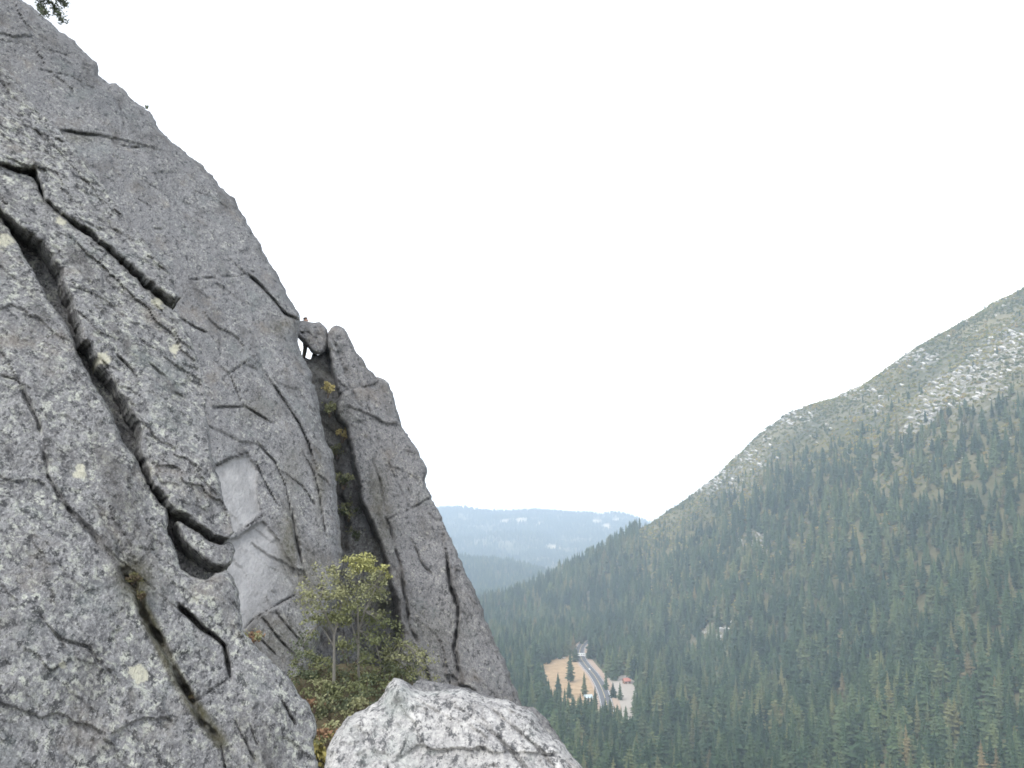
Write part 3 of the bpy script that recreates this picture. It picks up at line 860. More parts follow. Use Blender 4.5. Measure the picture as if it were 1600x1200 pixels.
# ---- the pale boulder in front
BO = [(440, 1420), (480, 1270), (506, 1200), (510, 1170), (525, 1140), (545, 1120), (565, 1107), (585, 1096), (597, 1088), (604, 1072), (613, 1060), (624, 1061), (640, 1069), (652, 1077), (690, 1078), (728, 1077), (738, 1082), (762, 1090), (800, 1095), (818, 1106), (832, 1116), (852, 1136), (875, 1157), (895, 1181), (912, 1202), (960, 1270), (1040, 1420)]


def paint_bo(G, W, A, V, n):
    w = np.exp(-((G[:, 0] - 560) / 60) ** 2 - ((G[:, 1] - 1130) / 40) ** 2)
    A['crust'] = np.maximum(A['crust'], 0.0 * w)


bo = rock_piece('boulder', None, BO, at(700, 1130, 2.9), (0.06, -0.70, 0.71), M['boulder_rock'], 1.0, s=2.4, bulge=0.11, Rpx=50, offset=0,
                cracks=[([(700, 1090), (740, 1120), (780, 1150), (820, 1200), (850, 1250)], 8, 0.022), ([(760, 1095), (800, 1130), (850, 1180), (890, 1230)], 7, 0.022), ([(640, 1072), (650, 1090), (690, 1110)], 6, 0.012)],
                blobs=[(618, 1078, 22, 20, 0.05), (575, 1130, 40, 40, 0.03)], noise=((0.6, 0.05), (0.18, 0.022), (0.06, 0.008)), facet=(0.16, 0.026), ridge=(0.12, 0.010), jag=5, seed=71, crack_w=0.7, back=(0.02, 0.25, -0.95), paint=paint_bo)
tag(bo, 'pale whitish granite boulder with grey lichen blotches at the bottom of the view', 'boulder')

# ------------------------------------------------------------------ vegetation builders
def leaf_cloud(rng, centres, n, spread, size, flat=1.0):
    """small two-triangle leaves scattered round clump centres"""
    c = np.asarray(centres, float)
    k = rng.integers(0, len(c), n)
    p = c[k] + rng.normal(0, 1, (n, 3)) * np.asarray(spread) * (0.5 + 0.5 * rng.random((n, 1)))
    a = rng.normal(0, 1, (n, 3)); a /= np.linalg.norm(a, axis=1)[:, None]
    b = rng.normal(0, 1, (n, 3)); b -= (b * a).sum(1)[:, None] * a; b /= np.linalg.norm(b, axis=1)[:, None]
    s = size * (0.6 + 0.8 * rng.random((n, 1)))
    v = np.stack([p - a * s, p + b * s * 0.55 * flat, p + a * s, p - b * s * 0.55 * flat], 1).reshape(-1, 3)
    f = np.arange(4 * n).reshape(-1, 4)
    return v, f


def cloud_obj(name, parts, mats, parent):
    """parts: list of (v, f, material index), in the parent's space"""
    vs, fs, mi, k = [], [], [], 0
    for v, f, m in parts:
        vs.append(v); fs.append(f + k); mi += [m] * len(f); k += len(v)
    me = bpy.data.meshes.new(name)
    me.from_pydata(np.concatenate(vs).tolist(), [], np.concatenate(fs).tolist())
    for m in mats: me.materials.append(m)
    me.polygons.foreach_set('material_index', mi)
    me.update()
    o = bpy.data.objects.new(name, me); COL.objects.link(o); o.parent = parent
    return o


def shrub(name, base, w, h, mats, n, label, cat='shrub', group=None, seed=0, leaf=0.06, stems=5, weights=None, bark='bark', clumps=9):
    rng = np.random.default_rng(seed)
    root = empty(name, base); tag(root, label, cat, group)
    mb = MB(); cs = []
    for k in range(clumps):
        a = rng.random() * 6.283; r = math.sqrt(rng.random()) * w * 0.42
        cs.append((math.cos(a) * r, math.sin(a) * r, h * (0.35 + 0.6 * rng.random()) * (1 - 0.35 * (r / (w * 0.42)) ** 2)))
    for k in range(stems):
        e = cs[k % len(cs)]
        sr = min(1.0, h / 0.4)
        mb.tube([(e[0] * 0.1, e[1] * 0.1, -0.1 * h), (e[0] * 0.5, e[1] * 0.5, e[2] * 0.5), (e[0], e[1], e[2])], [sr * (0.012 * h + 0.01), sr * (0.008 * h + 0.006), sr * 0.003], 4)
    mb.build('stem', M[bark], root)
    parts = []
    ms = mats if isinstance(mats, (list, tuple)) else [mats]
    for q, m in enumerate(ms):
        cc = cs[q::len(ms)] if len(ms) > 1 else cs
        parts.append((*leaf_cloud(rng, cc, int(n / len(ms)), (w * 0.13, w * 0.13, h * 0.12), leaf), q))
    cloud_obj('foliage', parts, [M[m] for m in ms], root)
    return root


def tuft(name, base, w, h, mat, n, label, group=None, seed=0, lean=(0, 0, 0), cat='grass', bw=0.012):
    rng = np.random.default_rng(seed)
    root = empty(name, base); tag(root, label, cat, group)
    v, f = [], []
    for k in range(n):
        a = rng.random() * 6.283; r = math.sqrt(rng.random()) * w * 0.35
        p = np.array([math.cos(a) * r, math.sin(a) * r * 0.5, -0.15 * h])
        o = np.array([math.cos(a), math.sin(a), 0]) * w * (0.15 + 0.45 * rng.random()) + np.array(lean) * h
        L = h * (0.5 + 0.6 * rng.random())
        t_ = np.array([-math.sin(a), math.cos(a), 0]) * bw * (0.6 + rng.random())
        m_ = p + o * 0.35 + np.array([0, 0, L * 0.75]); e_ = p + o + np.array([0, 0, L * (0.7 + 0.4 * rng.random())])
        i = len(v)
        v += [p - t_, p + t_, m_ + t_ * 0.8, m_ - t_ * 0.8, e_]
        f += [[i, i + 1, i + 2, i + 3], [i + 3, i + 2, i + 4]]
    me = bpy.data.meshes.new('blades'); me.from_pydata([tuple(x) for x in v], [], f); me.materials.append(M[mat])
    o = bpy.data.objects.new('blades', me); COL.objects.link(o); o.parent = root
    return root


def small_tree(name, base_px, d, stems, clumps, label, seed, leaf=0.036, group=None):
    """stems: list of pixel polylines (with radii) that start at the foot; clumps: (px, py, dd, sx, sz, n, material)"""
    rng = np.random.default_rng(seed)
    base = at(*base_px, d); root = empty(name, base); tag(root, label, 'tree', group)
    mb = MB()
    for line, r0, r1 in stems:
        pts = [at(x, y, d + dd) - base for x, y, dd in line]
        mb.tube(pts, [r0 + (r1 - r0) * i / (len(pts) - 1) for i in range(len(pts))], 6)
    mb.build('trunk', M['pale_bark'], root)
    ms = sorted({c[6] for c in clumps}); parts = []
    for x, y, dd, sx, sz, n, m in clumps:
        c = at(x, y, d + dd) - base
        k = 9
        cs = c + rng.normal(0, 1, (k, 3)) * np.array([sx, sx * 1.1, sz]) * 0.62
        tw = MB()
        for q in cs[:5]:
            a = np.array(stems[0][0][-1]); s_ = at(a[0], a[1], d + a[2]) - base
            best = min((at(px_, py_, d + dd_) - base for ln, _, _ in stems for px_, py_, dd_ in ln[1:]), key=lambda z_: np.linalg.norm(z_ - q))
            tw.tube([best, best * 0.4 + q * 0.6 + np.array([0, 0, 0.05]), q], [0.012, 0.008, 0.003], 4)
        tag(tw.build('branch', M['pale_bark'], root), kind='stuff')
        parts.append((*leaf_cloud(rng, cs, int(n * 0.95), (sx * 0.40, sx * 0.40, sz * 0.34), leaf), ms.index(m)))
    cloud_obj('crown', parts, [M[m] for m in ms], root)
    return root


# ------------------------------------------------------------------ gully plants
D = 21.3
small_tree('slender_tree', (521, 1088), D, [([(521, 1092, 0), (522, 1040, 0), (522, 990, 0), (506, 955, -0.3), (498, 935, -0.4)], 0.045, 0.012), ([(522, 992, 0), (530, 965, 0.3), (536, 925, 0.3)], 0.03, 0.01), ([(522, 1010, 0), (500, 975, 0.2)], 0.02, 0.008)],
           [(500, 935, -0.2, 0.34, 0.30, 520, 'leaf_olive'), (530, 915, 0.2, 0.36, 0.32, 560, 'leaf_olive'), (515, 965, 0, 0.42, 0.26, 480, 'leaf_green'), (488, 965, -0.3, 0.26, 0.2, 260, 'leaf_green'), (538, 960, 0.3, 0.3, 0.26, 360, 'leaf_green'), (520, 895, 0, 0.24, 0.2, 220, 'leaf_olive'), (480, 1000, 0, .26, .24, 220, 'leaf_dark')],
           'slender pale-stemmed tree with sparse olive leaves, left of the two in the gully', 101)
small_tree('slender_tree', (562, 1088), D + 0.6, [([(562, 1092, 0), (560, 1040, 0), (560, 985, 0), (558, 930, 0.1), (566, 890, 0.1)], 0.04, 0.01), ([(560, 985, 0), (570, 955, -0.2), (588, 915, -0.2)], 0.025, 0.01), ([(560, 1010, 0), (545, 960, 0.2)], 0.02, 0.008)],
           [(553, 880, 0, 0.22, 0.17, 420, 'leaf_yellow'), (573, 884, 0, 0.22, 0.18, 420, 'leaf_yellow'), (566, 872, 0.1, 0.16, 0.12, 200, 'leaf_yellow'), (590, 905, -0.2, 0.24, 0.2, 340, 'leaf_olive'), (596, 892, -0.2, 0.14, 0.12, 130, 'leaf_yellow'), (565, 920, 0, 0.36, 0.28, 460, 'leaf_olive'), (590, 940, 0, 0.3, 0.3, 340, 'leaf_olive'),
            (560, 960, 0.2, 0.36, 0.3, 360, 'leaf_green'), (600, 975, 0, 0.3, 0.3, 280, 'leaf_green'), (580, 1010, 0, 0.36, 0.3, 360, 'leaf_green')],
           'slender tree with bright yellow leaves at its top, right of the two in the gully', 102)
small_tree('slender_tree', (600, 1080), D + 1.0, [([(600, 1088, 0), (601, 1050, 0), (612, 1025, 0), (628, 1005, 0)], 0.035, 0.01), ([(601, 1050, 0), (590, 1020, 0), (585, 995, 0)], 0.02, 0.008)],
           [(612, 1010, 0, 0.36, 0.22, 340, 'leaf_olive'), (640, 1015, 0, 0.34, 0.2, 320, 'leaf_olive'), (655, 1030, -0.2, 0.3, 0.16, 220, 'leaf_olive'), (625, 1045, 0, 0.36, 0.22, 300, 'leaf_green'), (600, 1030, 0, 0.3, 0.24, 260, 'leaf_green'), (655, 1050, 0, 0.26, 0.16, 160, 'leaf_olive')],
           'low leaning tree with dull olive leaves against the foot of the pillar', 103)
G_LOW = 'low shrubs on the gully floor'
lows = [(470, 1085, 0, 0.9, 0.7, ['leaf_green', 'leaf_dark']), (500, 1100, -0.4, 1.0, 0.6, ['leaf_olive', 'leaf_green']), (535, 1105, -0.4, 0.9, 0.6, ['leaf_dark', 'leaf_green']), (570, 1098, -0.2, 1.0, 0.7, ['leaf_green', 'leaf_dark']), (600, 1085, 0.3, 0.9, 0.7, ['leaf_dark', 'leaf_green']),
        (545, 1078, 0.7, 1.0, 0.7, ['leaf_dark', 'leaf_green']), (505, 1074, 0.6, 1.0, 0.7, ['leaf_green', 'leaf_dark']), (482, 1052, 1.0, 0.9, 0.6, ['leaf_dark', 'leaf_green']), (590, 1064, 1.2, 1.0, 0.8, ['leaf_dark', 'leaf_green']), (628, 1075, 1.0, 0.9, 0.6, ['leaf_dark', 'leaf_olive']),
        (545, 1046, 1.6, 1.1, 0.8, ['leaf_dark', 'leaf_green']), (520, 1125, -1.2, 1.0, .5, ['leaf_olive', 'leaf_dark']), (560, 1115, -1.0, 1.0, .5, ['leaf_dark', 'leaf_olive']), (490, 1128, -1.3, .7, .4, ['leaf_olive', 'leaf_dark'])]
for i, (x, y, dd, w, h, ms) in enumerate(lows):
    shrub('shrub', at(x, y, D + dd), w, h, ms, 560, 'low dark green shrub on the gully floor under the slender trees', group=G_LOW, seed=200 + i, leaf=0.034)
shrub('rust_shrub', at(391, 1012, 23.5), 0.62, 0.55, ['leaf_rust', 'leaf_olive'], 420, 'small rust-orange shrub beside the pale scar on the wall', seed=301, leaf=0.035)
shrub('rust_shrub', at(512, 1168, 14.5), 0.55, 0.40, ['leaf_rust', 'leaf_olive'], 520, 'small rust-brown shrub in the gap left of the pale boulder', seed=302, leaf=0.028)
shrub('rust_shrub', at(490, 1112, 19.5), 0.6, 0.4, ['leaf_olive', 'leaf_rust'], 380, 'dull orange shrub at the edge of the grey slab above the pale boulder', seed=303, leaf=0.035)
shrub('grass_tuft', at(512, 620, 37.3), 0.6, 0.62, ['dry_grass'], 420, 'upper yellow grass tuft in the chimney below the chockstone', cat='grass', seed=311, leaf=0.045, clumps=7)
shrub('grass_tuft', at(535, 690, 37.6), 0.6, 0.62, ['dry_grass'], 420, 'lower yellow grass tuft in the chimney beside the pillar', cat='grass', seed=312, leaf=0.045, clumps=7)
shrub('grass_tuft', at(528, 715, 37.7), 0.6, 0.62, ['leaf_olive'], 420, 'olive grass tuft under the lower yellow tuft in the chimney', cat='grass', seed=313, leaf=0.045, clumps=7)
shrub('grass_tuft', at(515, 650, 37.4), 0.6, 0.62, ['leaf_olive'], 420, 'olive grass tuft between the two yellow tufts in the chimney', cat='grass', seed=314, leaf=0.045, clumps=7)
shrub('moss_tuft', at(206, 912, 4.93), 0.093, 0.060, ['moss_green', 'moss_brown'], 1040, 'brownish green moss tuft at the top of the mossy crack', cat='moss', seed=315, leaf=0.0045, clumps=14, stems=3)
shrub('moss_tuft', at(220, 938, 4.93), 0.060, 0.048, ['moss_green', 'moss_brown'], 720, 'second moss tuft, lower in the mossy crack', cat='moss', seed=316, leaf=0.0045, clumps=14, stems=3)
shrub('moss_tuft', at(300, 1092, 4.86), 0.043, 0.021, ['moss_green', 'moss_brown'], 400, 'tiny moss tuft where the two cracks meet, lowest on the near rock', cat='moss', seed=317, leaf=0.0045, clumps=14, stems=3)
for i_, (x_, y_, w_, h_, lab_) in enumerate([(536, 762, 0.8, 0.7, 'small olive bush high in the chimney under the grass tufts'), (545, 812, 0.9, 0.8, 'olive bush in the middle of the chimney'), (560, 850, 0.9, 0.8, 'olive bush low in the chimney just above the yellow treetop')]):
    shrub('chimney_bush', at(x_, y_, 36.2), w_, h_, ['leaf_olive', 'leaf_dark'], 420, lab_, seed=330 + i_, leaf=0.05)
tuft('skyline_tuft', at(229, 169, 34.5), 0.16, 0.2, 'leaf_dark', 16, 'tiny plant on the skyline edge of the tall wall', seed=318, cat='plant', bw=0.015)

# a scraggly pine leaning out over the top of the wall
rng = np.random.default_rng(400)
pb = at(34, -24, 33.5)
pine = empty('pine_tree', pb); tag(pine, 'dark scraggly pine whose branches hang over the wall in the top left corner', 'tree')
mb = MB()
mb.tube([(0, 0, -0.2), (0.25, 0, 1.0), (0.5, 0, 2.6), (0.6, 0, 4.2)], [0.12, 0.10, 0.07, 0.02], 6)
mb.build('trunk', M['bark'], pine)
cl = []
for pts in [[(46, -40), (66, -8), (86, 10), (97, 32)], [(46, -40), (60, -14), (64, 8), (70, 22)], [(50, -60), (76, -18), (92, -2), (101, 6)], [(50, -75), (80, -55), (104, -40)], [(48, -60), (30, -30), (10, -20)], [(52, -95), (75, -85), (95, -75)]]:
    w = [at(x, y, 33.5 + 0.3 * rng.normal()) - pb for x, y in pts]
    bmb = MB(); bmb.tube(w, [0.045 - 0.035 * i / (len(w) - 1) for i in range(len(w))], 5)
    bmb.build('branch', M['bark'], pine)
    for i in range(len(w) - 1):
        for u in (0.3, 0.65, 1.0):
            if i > 0 or u > 0.5: cl.append(w[i] * (1 - u) + w[i + 1] * u)
cloud_obj('crown', [(*leaf_cloud(rng, cl, 2600, (0.12, 0.18, 0.08), 0.075, 0.5), 0)], [M['leaf_dark']], pine)


# ------------------------------------------------------------------ conifers
def conifer_mesh(seed, H=24.0, R=3.3, bare=0.06, nlev=17, ex=0.8):
    rng = np.random.default_rng(seed)
    v, f = [], []
    # ragged inner body
    m = 9; levs = 7; ring = []
    for j in range(levs):
        tt = j / (levs - 1); z = H * (bare + 0.02 + tt * (0.95 - bare)); rr = R * 0.5 * (1 - tt) ** (ex + 0.05) + 0.05
        ring.append(len(v))
        for k in range(m):
            a = 6.283 * k / m; q = rr * (0.7 + 0.6 * rng.random())
            v.append((math.cos(a) * q, math.sin(a) * q, z + 0.5 * rng.normal()))
    for j in range(levs - 1):
        for k in range(m):
            f.append([ring[j] + k, ring[j] + (k + 1) % m, ring[j + 1] + (k + 1) % m, ring[j + 1] + k])
    for j in range(nlev):
        tt = (j + 0.4 * rng.random()) / nlev
        z = H * (bare + tt * (0.99 - bare))
        L = R * ((1 - tt) ** ex) * (0.75 + 0.5 * rng.random()) * min(1.0, 0.65 + tt * 3) + 0.15
        nb = 8 if tt < 0.7 else 6
        a0 = rng.random() * 6.283
        for k in range(nb):
            a = a0 + 6.283 * k / nb + 0.25 * rng.normal(); l = L * (0.6 + 0.65 * rng.random())
            ca, sa = math.cos(a), math.sin(a); w = 0.26 * l + 0.16
            dz = -0.30 * l * (1 - 0.8 * tt) ; zz = z + 0.25 * rng.normal()
            i = len(v)
            v += [(ca * 0.1, sa * 0.1, zz + 0.15 * l), (ca * l * 0.6 - sa * w, sa * l * 0.6 + ca * w, zz + dz * 0.8 - 0.16 * l), (ca * l, sa * l, zz + dz), (ca * l * 0.6 + sa * w, sa * l * 0.6 - ca * w, zz + dz * 0.8 - 0.16 * l), (ca * l * 0.58, sa * l * 0.58, zz + dz * 0.35 + 0.1)]
            f += [[i, i + 1, i + 4], [i + 1, i + 2, i + 4], [i + 2, i + 3, i + 4], [i + 3, i, i + 4]]
    i = len(v); v += [(0.12, 0, H * 0.94), (-0.06, 0.1, H * 0.94), (-0.06, -0.1, H * 0.94), (0, 0, H * 1.02)]
    f += [[i, i + 1, i + 3], [i + 1, i + 2, i + 3], [i + 2, i, i + 3]]
    me = bpy.data.meshes.new('crown'); me.from_pydata(v, [], f); me.materials.append(M['needles']); me.update()
    tb = MB(); tb.tube([(0, 0, -1.2), (0, 0, H * 0.3), (0, 0, H * 0.9)], [0.38, 0.28, 0.06], 6)
    return me, tb.mesh('trunk', M['bark'])


VAR = [conifer_mesh(501, R=4.6, nlev=15), conifer_mesh(502, R=3.9, nlev=16), conifer_mesh(503, R=5.0, bare=0.1, nlev=14, ex=0.55), conifer_mesh(504, R=3.4, nlev=17), conifer_mesh(505, R=5.2, bare=0.2, nlev=13, ex=0.42)]
SRC = [None] * len(VAR)


def conifer(x, y, z, hs, ws, rot, var, label, group=None):
    root = empty('conifer', (x, y, z)); tag(root, label, 'tree', group)
    root.scale = (ws, ws, hs); root.rotation_euler = (0, 0, rot)
    o = bpy.data.objects.new('crown', VAR[var][0]); COL.objects.link(o); o.parent = root
    if SRC[var] is None: SRC[var] = o
    q = bpy.data.objects.new('trunk', VAR[var][1]); COL.objects.link(q); q.parent = root
    return root


# ---- clearing with the road
OPEN = np.array([(843, 1043), (862, 1034), (880, 1027), (897, 1027), (903, 1012), (912, 1007), (920, 1010), (919, 1028), (930, 1038), (945, 1052), (949, 1062), (962, 1060), (974, 1056), (985, 1058), (985, 1074), (988, 1100), (983, 1103), (976, 1082), (962, 1084), (951, 1091),
                 (936, 1082), (926, 1086), (918, 1076), (906, 1084), (890, 1080), (872, 1070), (857, 1056)], float)
lone = [(891, 1066, 34.0, 1.5, 1, 'tall narrow conifer standing in the middle of the tan meadow'), (872, 1083, 21.0, 1.1, 0, 'pointed conifer at the near edge of the tan meadow, left of the tallest'), (913, 1088, 24.0, 1.3, 3, 'narrow conifer between the tan meadow and the road'),
        (889, 1091, 16.0, 0.9, 2, 'short conifer at the near edge of the meadow in front of the tall narrow one'), (947, 1078, 18.0, 1.1, 3, 'conifer on the right verge of the road beside the pale gravel'), (930, 1104, 19.0, 0.85, 1, 'conifer in front of the road where it meets the near forest')]
lone += [(958, 1090, 15.0, 1.1, 0, 'small conifer on the pale gravel, nearest the road'), (969, 1094, 17.0, 1.1, 3, 'small conifer on the pale gravel in front of the red-roofed cabin'), (899, 1034, 17.0, 1.3, 2, 'bushy conifer at the back of the meadow left of the motorhome')]
for x, y, H, w, var, lab in lone:
    p = at_z(x, y, 0.0)
    conifer(p[0], p[1], gz(p[0], p[1]), H / 24.0, w, x * 1.7, var, lab)

rng = np.random.default_rng(77)


def scatter(x0, x1, y0, y1, step, jit=0.9):
    xs = np.arange(x0, x1, step); ys = np.arange(y0, y1, step)
    X, Y = np.meshgrid(xs, ys)
    n = X.size
    return X.ravel() + (rng.random(n) - 0.5) * step * jit * 2, Y.ravel() + (rng.random(n) - 0.5) * step * jit * 2


EDGE = np.array([(470, 400), (500, 500), (590, 588), (620, 650), (668, 755), (722, 885), (765, 985), (812, 1098), (870, 1150), (912, 1202), (1000, 1300)], float)


def left_edge(py): return np.interp(py, EDGE[:, 1], EDGE[:, 0])


X, Y = scatter(-420, 1250, 330, 2650, 8.8)
pre = (X > -0.13 * Y - 60) & (X < 0.68 * Y + 40)
X, Y = X[pre], Y[pre]
Z = ground(np.column_stack([X, Y]))
n = len(X)
P3 = np.column_stack([X, Y, Z])
px, py, dd = to_px(P3)
st = stone_zone(X, Y, Z)
nzv = fbm(np.column_stack([X, Y, 0 * X]), 1 / 60.0, 3, 91)
up_ = sstep(170, 330, Z) * sstep(0, 1, (Y > 700) * 1.0)
H = (23 + 7 * rng.normal(0, 1, n)) * (1 - 0.45 * up_) * (0.8 + 0.35 * (rng.random(n) > 0.3))
H = np.clip(H, 6, 33)
# on the upper slope the wood thins out to scrub and rock
crest_line = np.interp(px, [1010, 1110, 1210, 1340, 1480, 1600, 1800], [30, 80, 110, 150, 170, 190, 200])
rid = np.array([(a, b) for a, b, _ in RIDGE[::-1]], float)
ry = np.interp(px, rid[:, 0], rid[:, 1])
below = py - ry                                         # how far below the skyline
dens = 0.22 + 0.78 * sstep(0.25, 1.15, below / np.maximum(crest_line, 20) + 0.5 * nzv)
dens = np.where((px > 1470) & (below < 26), 0.8, dens)
dens = np.where(px < 1010, np.maximum(dens, 0.75), dens)
dens = dens * (1 - 0.92 * sstep(0.25, 0.6, st))
dens = np.where(Y > 1980, (X < 0.14 * Y) * 1.0, dens)
dens = dens * (0.72 + 0.28 * sstep(-0.25, 0.1, nzv))
keep = rng.random(n) < dens
H = np.where((px > 1000) & (Y > 900), H * (0.34 + 0.66 * sstep(5, 130, below)), H)
Htop = np.column_stack([X, Y, Z + H]); tx, ty, _ = to_px(Htop)
keep &= (px > left_edge(py) - 130) & (px < 1720) & (ty < 1260)
# keep the clearing clear
jx = 9 * (rng.random(n) - 0.5); jy = 8 * (rng.random(n) - 0.5)
for fr in (0.05, 0.25, 0.45, 0.65, 0.85, 0.98):
    qx, qy, _ = to_px(np.column_stack([X, Y, Z + H * fr]))
    wpx = 3.6 * (1 - fr) * F / dd
    for sgn in (-0.8, 0, 0.8):
        keep &= ~inside(np.column_stack([qx + sgn * wpx + jx, qy + jy]), OPEN)
X, Y, Z, H, px, py, tx, ty, dd = (a[keep] for a in (X, Y, Z, H, px, py, tx, ty, dd))
n = len(X)
WS = (H / 24.0) * (0.7 + 0.6 * rng.random(n)); ROT = rng.random(n) * 6.283; VR = rng.choice(5, n, p=[0.3, 0.22, 0.22, 0.14, 0.12])
size = H / dd
vis = (tx > left_edge(ty) + 6) & (tx < 1594) & (ty < 1175) & (tx > 830)
order = np.argsort(np.where(vis, -size, 1e9))
IND = order[:294]
for i in IND:
    if tx[i] < 1010 and ty[i] > 1100:
        lab, grp = 'conifer in the dark forest just right of the pale boulder', 'conifers just right of the pale boulder'
    elif tx[i] < 1300:
        lab, grp = 'tall dark green conifer of the near forest at the bottom centre-right', 'tall conifers at the bottom centre-right'
    else:
        lab, grp = 'tall dark green conifer of the near forest in the bottom right corner', 'tall conifers in the bottom right corner'
    conifer(X[i], Y[i], Z[i] - 0.4, H[i] / 24.0, WS[i], ROT[i], int(VR[i]), lab, grp)
rest = np.ones(n, bool); rest[IND] = False


def instancer(name, P, rot, sc, var, sources, label, cat):
    me = bpy.data.meshes.new(name)
    me.from_pydata(np.asarray(P, float).tolist(), [], [])
    a = me.attributes.new('turn', 'FLOAT_VECTOR', 'POINT'); a.data.foreach_set('vector', np.asarray(rot, np.float32).ravel())
    a = me.attributes.new('grow', 'FLOAT_VECTOR', 'POINT'); a.data.foreach_set('vector', np.asarray(sc, np.float32).ravel())
    a = me.attributes.new('sort', 'INT', 'POINT'); a.data.foreach_set('value', np.asarray(var, np.int32))
    o = bpy.data.objects.new(name, me); COL.objects.link(o)
    tag(o, label, cat, kind='stuff')
    g = bpy.data.node_groups.new(name, 'GeometryNodeTree')
    g.interface.new_socket('Geometry', in_out='INPUT', socket_type='NodeSocketGeometry')
    g.interface.new_socket('Geometry', in_out='OUTPUT', socket_type='NodeSocketGeometry')
    gi = g.nodes.new('NodeGroupInput'); go = g.nodes.new('NodeGroupOutput'); jn = g.nodes.new('GeometryNodeJoinGeometry')

    def named(nm, typ):
        x = g.nodes.new('GeometryNodeInputNamedAttribute'); x.data_type = typ; x.inputs[0].default_value = nm
        return x.outputs[0]
    tr, gr, so = named('turn', 'FLOAT_VECTOR'), named('grow', 'FLOAT_VECTOR'), named('sort', 'INT')
    e2r = g.nodes.new('FunctionNodeEulerToRotation'); g.links.new(tr, e2r.inputs[0])
    for k, s_ in enumerate(sources):
        oi = g.nodes.new('GeometryNodeObjectInfo'); oi.transform_space = 'ORIGINAL'; oi.inputs['Object'].default_value = s_; oi.inputs['As Instance'].default_value = True
        cmp_ = g.nodes.new('FunctionNodeCompare'); cmp_.data_type = 'INT'; cmp_.operation = 'EQUAL'
        ii = [x for x in cmp_.inputs if x.type == 'INT']
        g.links.new(so, ii[0]); ii[1].default_value = k
        ip = g.nodes.new('GeometryNodeInstanceOnPoints')
        g.links.new(gi.outputs[0], ip.inputs['Points']); g.links.new(cmp_.outputs[0], ip.inputs['Selection'])
        g.links.new(oi.outputs['Geometry'], ip.inputs['Instance']); g.links.new(e2r.outputs[0], ip.inputs['Rotation']); g.links.new(gr, ip.inputs['Scale'])
        g.links.new(ip.outputs[0], jn.inputs[0])
    g.links.new(jn.outputs[0], go.inputs[0])
    md = o.modifiers.new('scatter', 'NODES'); md.node_group = g
    return o


def z3(n): return np.zeros(n)


m = rest
instancer('forest', np.column_stack([X, Y, Z - 0.4])[m], np.column_stack([z3(m.sum()), z3(m.sum()), ROT[m]]), np.column_stack([WS, WS, H / 24.0])[m], VR[m], SRC, 'dense dark conifer forest covering the valley and the mountain on the right', 'forest')
print('conifers', n)

# far woods
for HH, nm, lab, x0, x1, y0, y1, step in ((MID, 'forest', 'bluish forest on the lower hill behind the pillar', -560, 480, 2700, 3700, 9.5), (FAR, 'forest', 'hazy pale blue forest on the farthest ridge', -1000, 1400, 4500, 7150, 14.0)):
    x, y = scatter(x0, x1, y0, y1, step)
    k = (x > -0.115 * y) & (x < 0.19 * y)
    x, y = x[k], y[k]
    z = bilin(HH, x, y)
    k = (z > -90)
    if HH is FAR: k &= rng.random(len(x)) > far_stone(np.column_stack([x, y, z]))
    if HH is FAR: k &= rng.random(len(x)) > 0.85 * sstep(-0.05, 0.4, fbm(np.column_stack([x, y, z3(len(x))]), 1 / 170.0, 4, 8))
    x, y, z = x[k], y[k], z[k]; nn = len(x)
    h = (23 + 7 * rng.normal(0, 1, nn)).clip(8, 40) / 24.0
    w = h * (0.8 + 0.5 * rng.random(nn))
    instancer(nm, np.column_stack([x, y, z - 0.5]), np.column_stack([z3(nn), z3(nn), rng.random(nn) * 6.28]), np.column_stack([w, w, h]), rng.choice(5, nn), SRC, lab, 'forest')
    print(lab, nn)

# ---- pale boulders in the near forest; the far outcrops are copies of their shape
def boulder_mesh(seed, mat):
    rg = np.random.default_rng(seed)
    bm = bmesh.new(); bmesh.ops.create_icosphere(bm, subdivisions=2, radius=1.0)
    c = np.array([v.co[:] for v in bm.verts])
    dsp = 1 + 0.35 * cells(c * 1.3 + seed, 1.0, seed) + 0.1 * fbm(c, 2.0, 3, seed)
    for v, d in zip(bm.verts, dsp): v.co = Vector((v.co.x * d, v.co.y * d, v.co.z * d * 0.6))
    me = bpy.data.meshes.new('boulder'); bm.to_mesh(me); bm.free(); me.materials.append(mat)
    return me


t = NT('outcrop_stone')
oi = t.n.new('ShaderNodeObjectInfo')
M['outcrop_stone'] = t.done(t.mix(t.noise(t.mapping(), 2.5, 5, 0.7), t.ramp(oi.outputs['Random'], [(0, (0.30, 0.29, 0.28)), (1, (0.50, 0.48, 0.45))]), (0.60, 0.58, 0.55)))
BM = [boulder_mesh(601 + i, M['outcrop_stone']) for i in range(3)]
bsrc = []
for i, (x, y, s_, lab) in enumerate([(1524, 1166, 2.2, 'whitish boulder among the conifers near the bottom right corner, right of two'), (1513, 1172, 2.6, 'whitish boulder among the conifers near the bottom right corner, left of two'), (1412, 1150, 1.8, 'lone pinkish boulder among the conifers at the bottom right')]):
    r = ray(x, y); ts = np.linspace(300, 900, 600); q = CAM + r * ts[:, None]
    hit = np.argmax(q[:, 2] < ground(q[:, :2]) + 16)
    p = q[hit]
    o = bpy.data.objects.new('boulder', BM[i]); COL.objects.link(o); o.location = (p[0], p[1], gz(p[0], p[1]) + 0.8); o.scale = (s_, s_, s_)
    tag(o, lab, 'boulder'); bsrc.append(o)

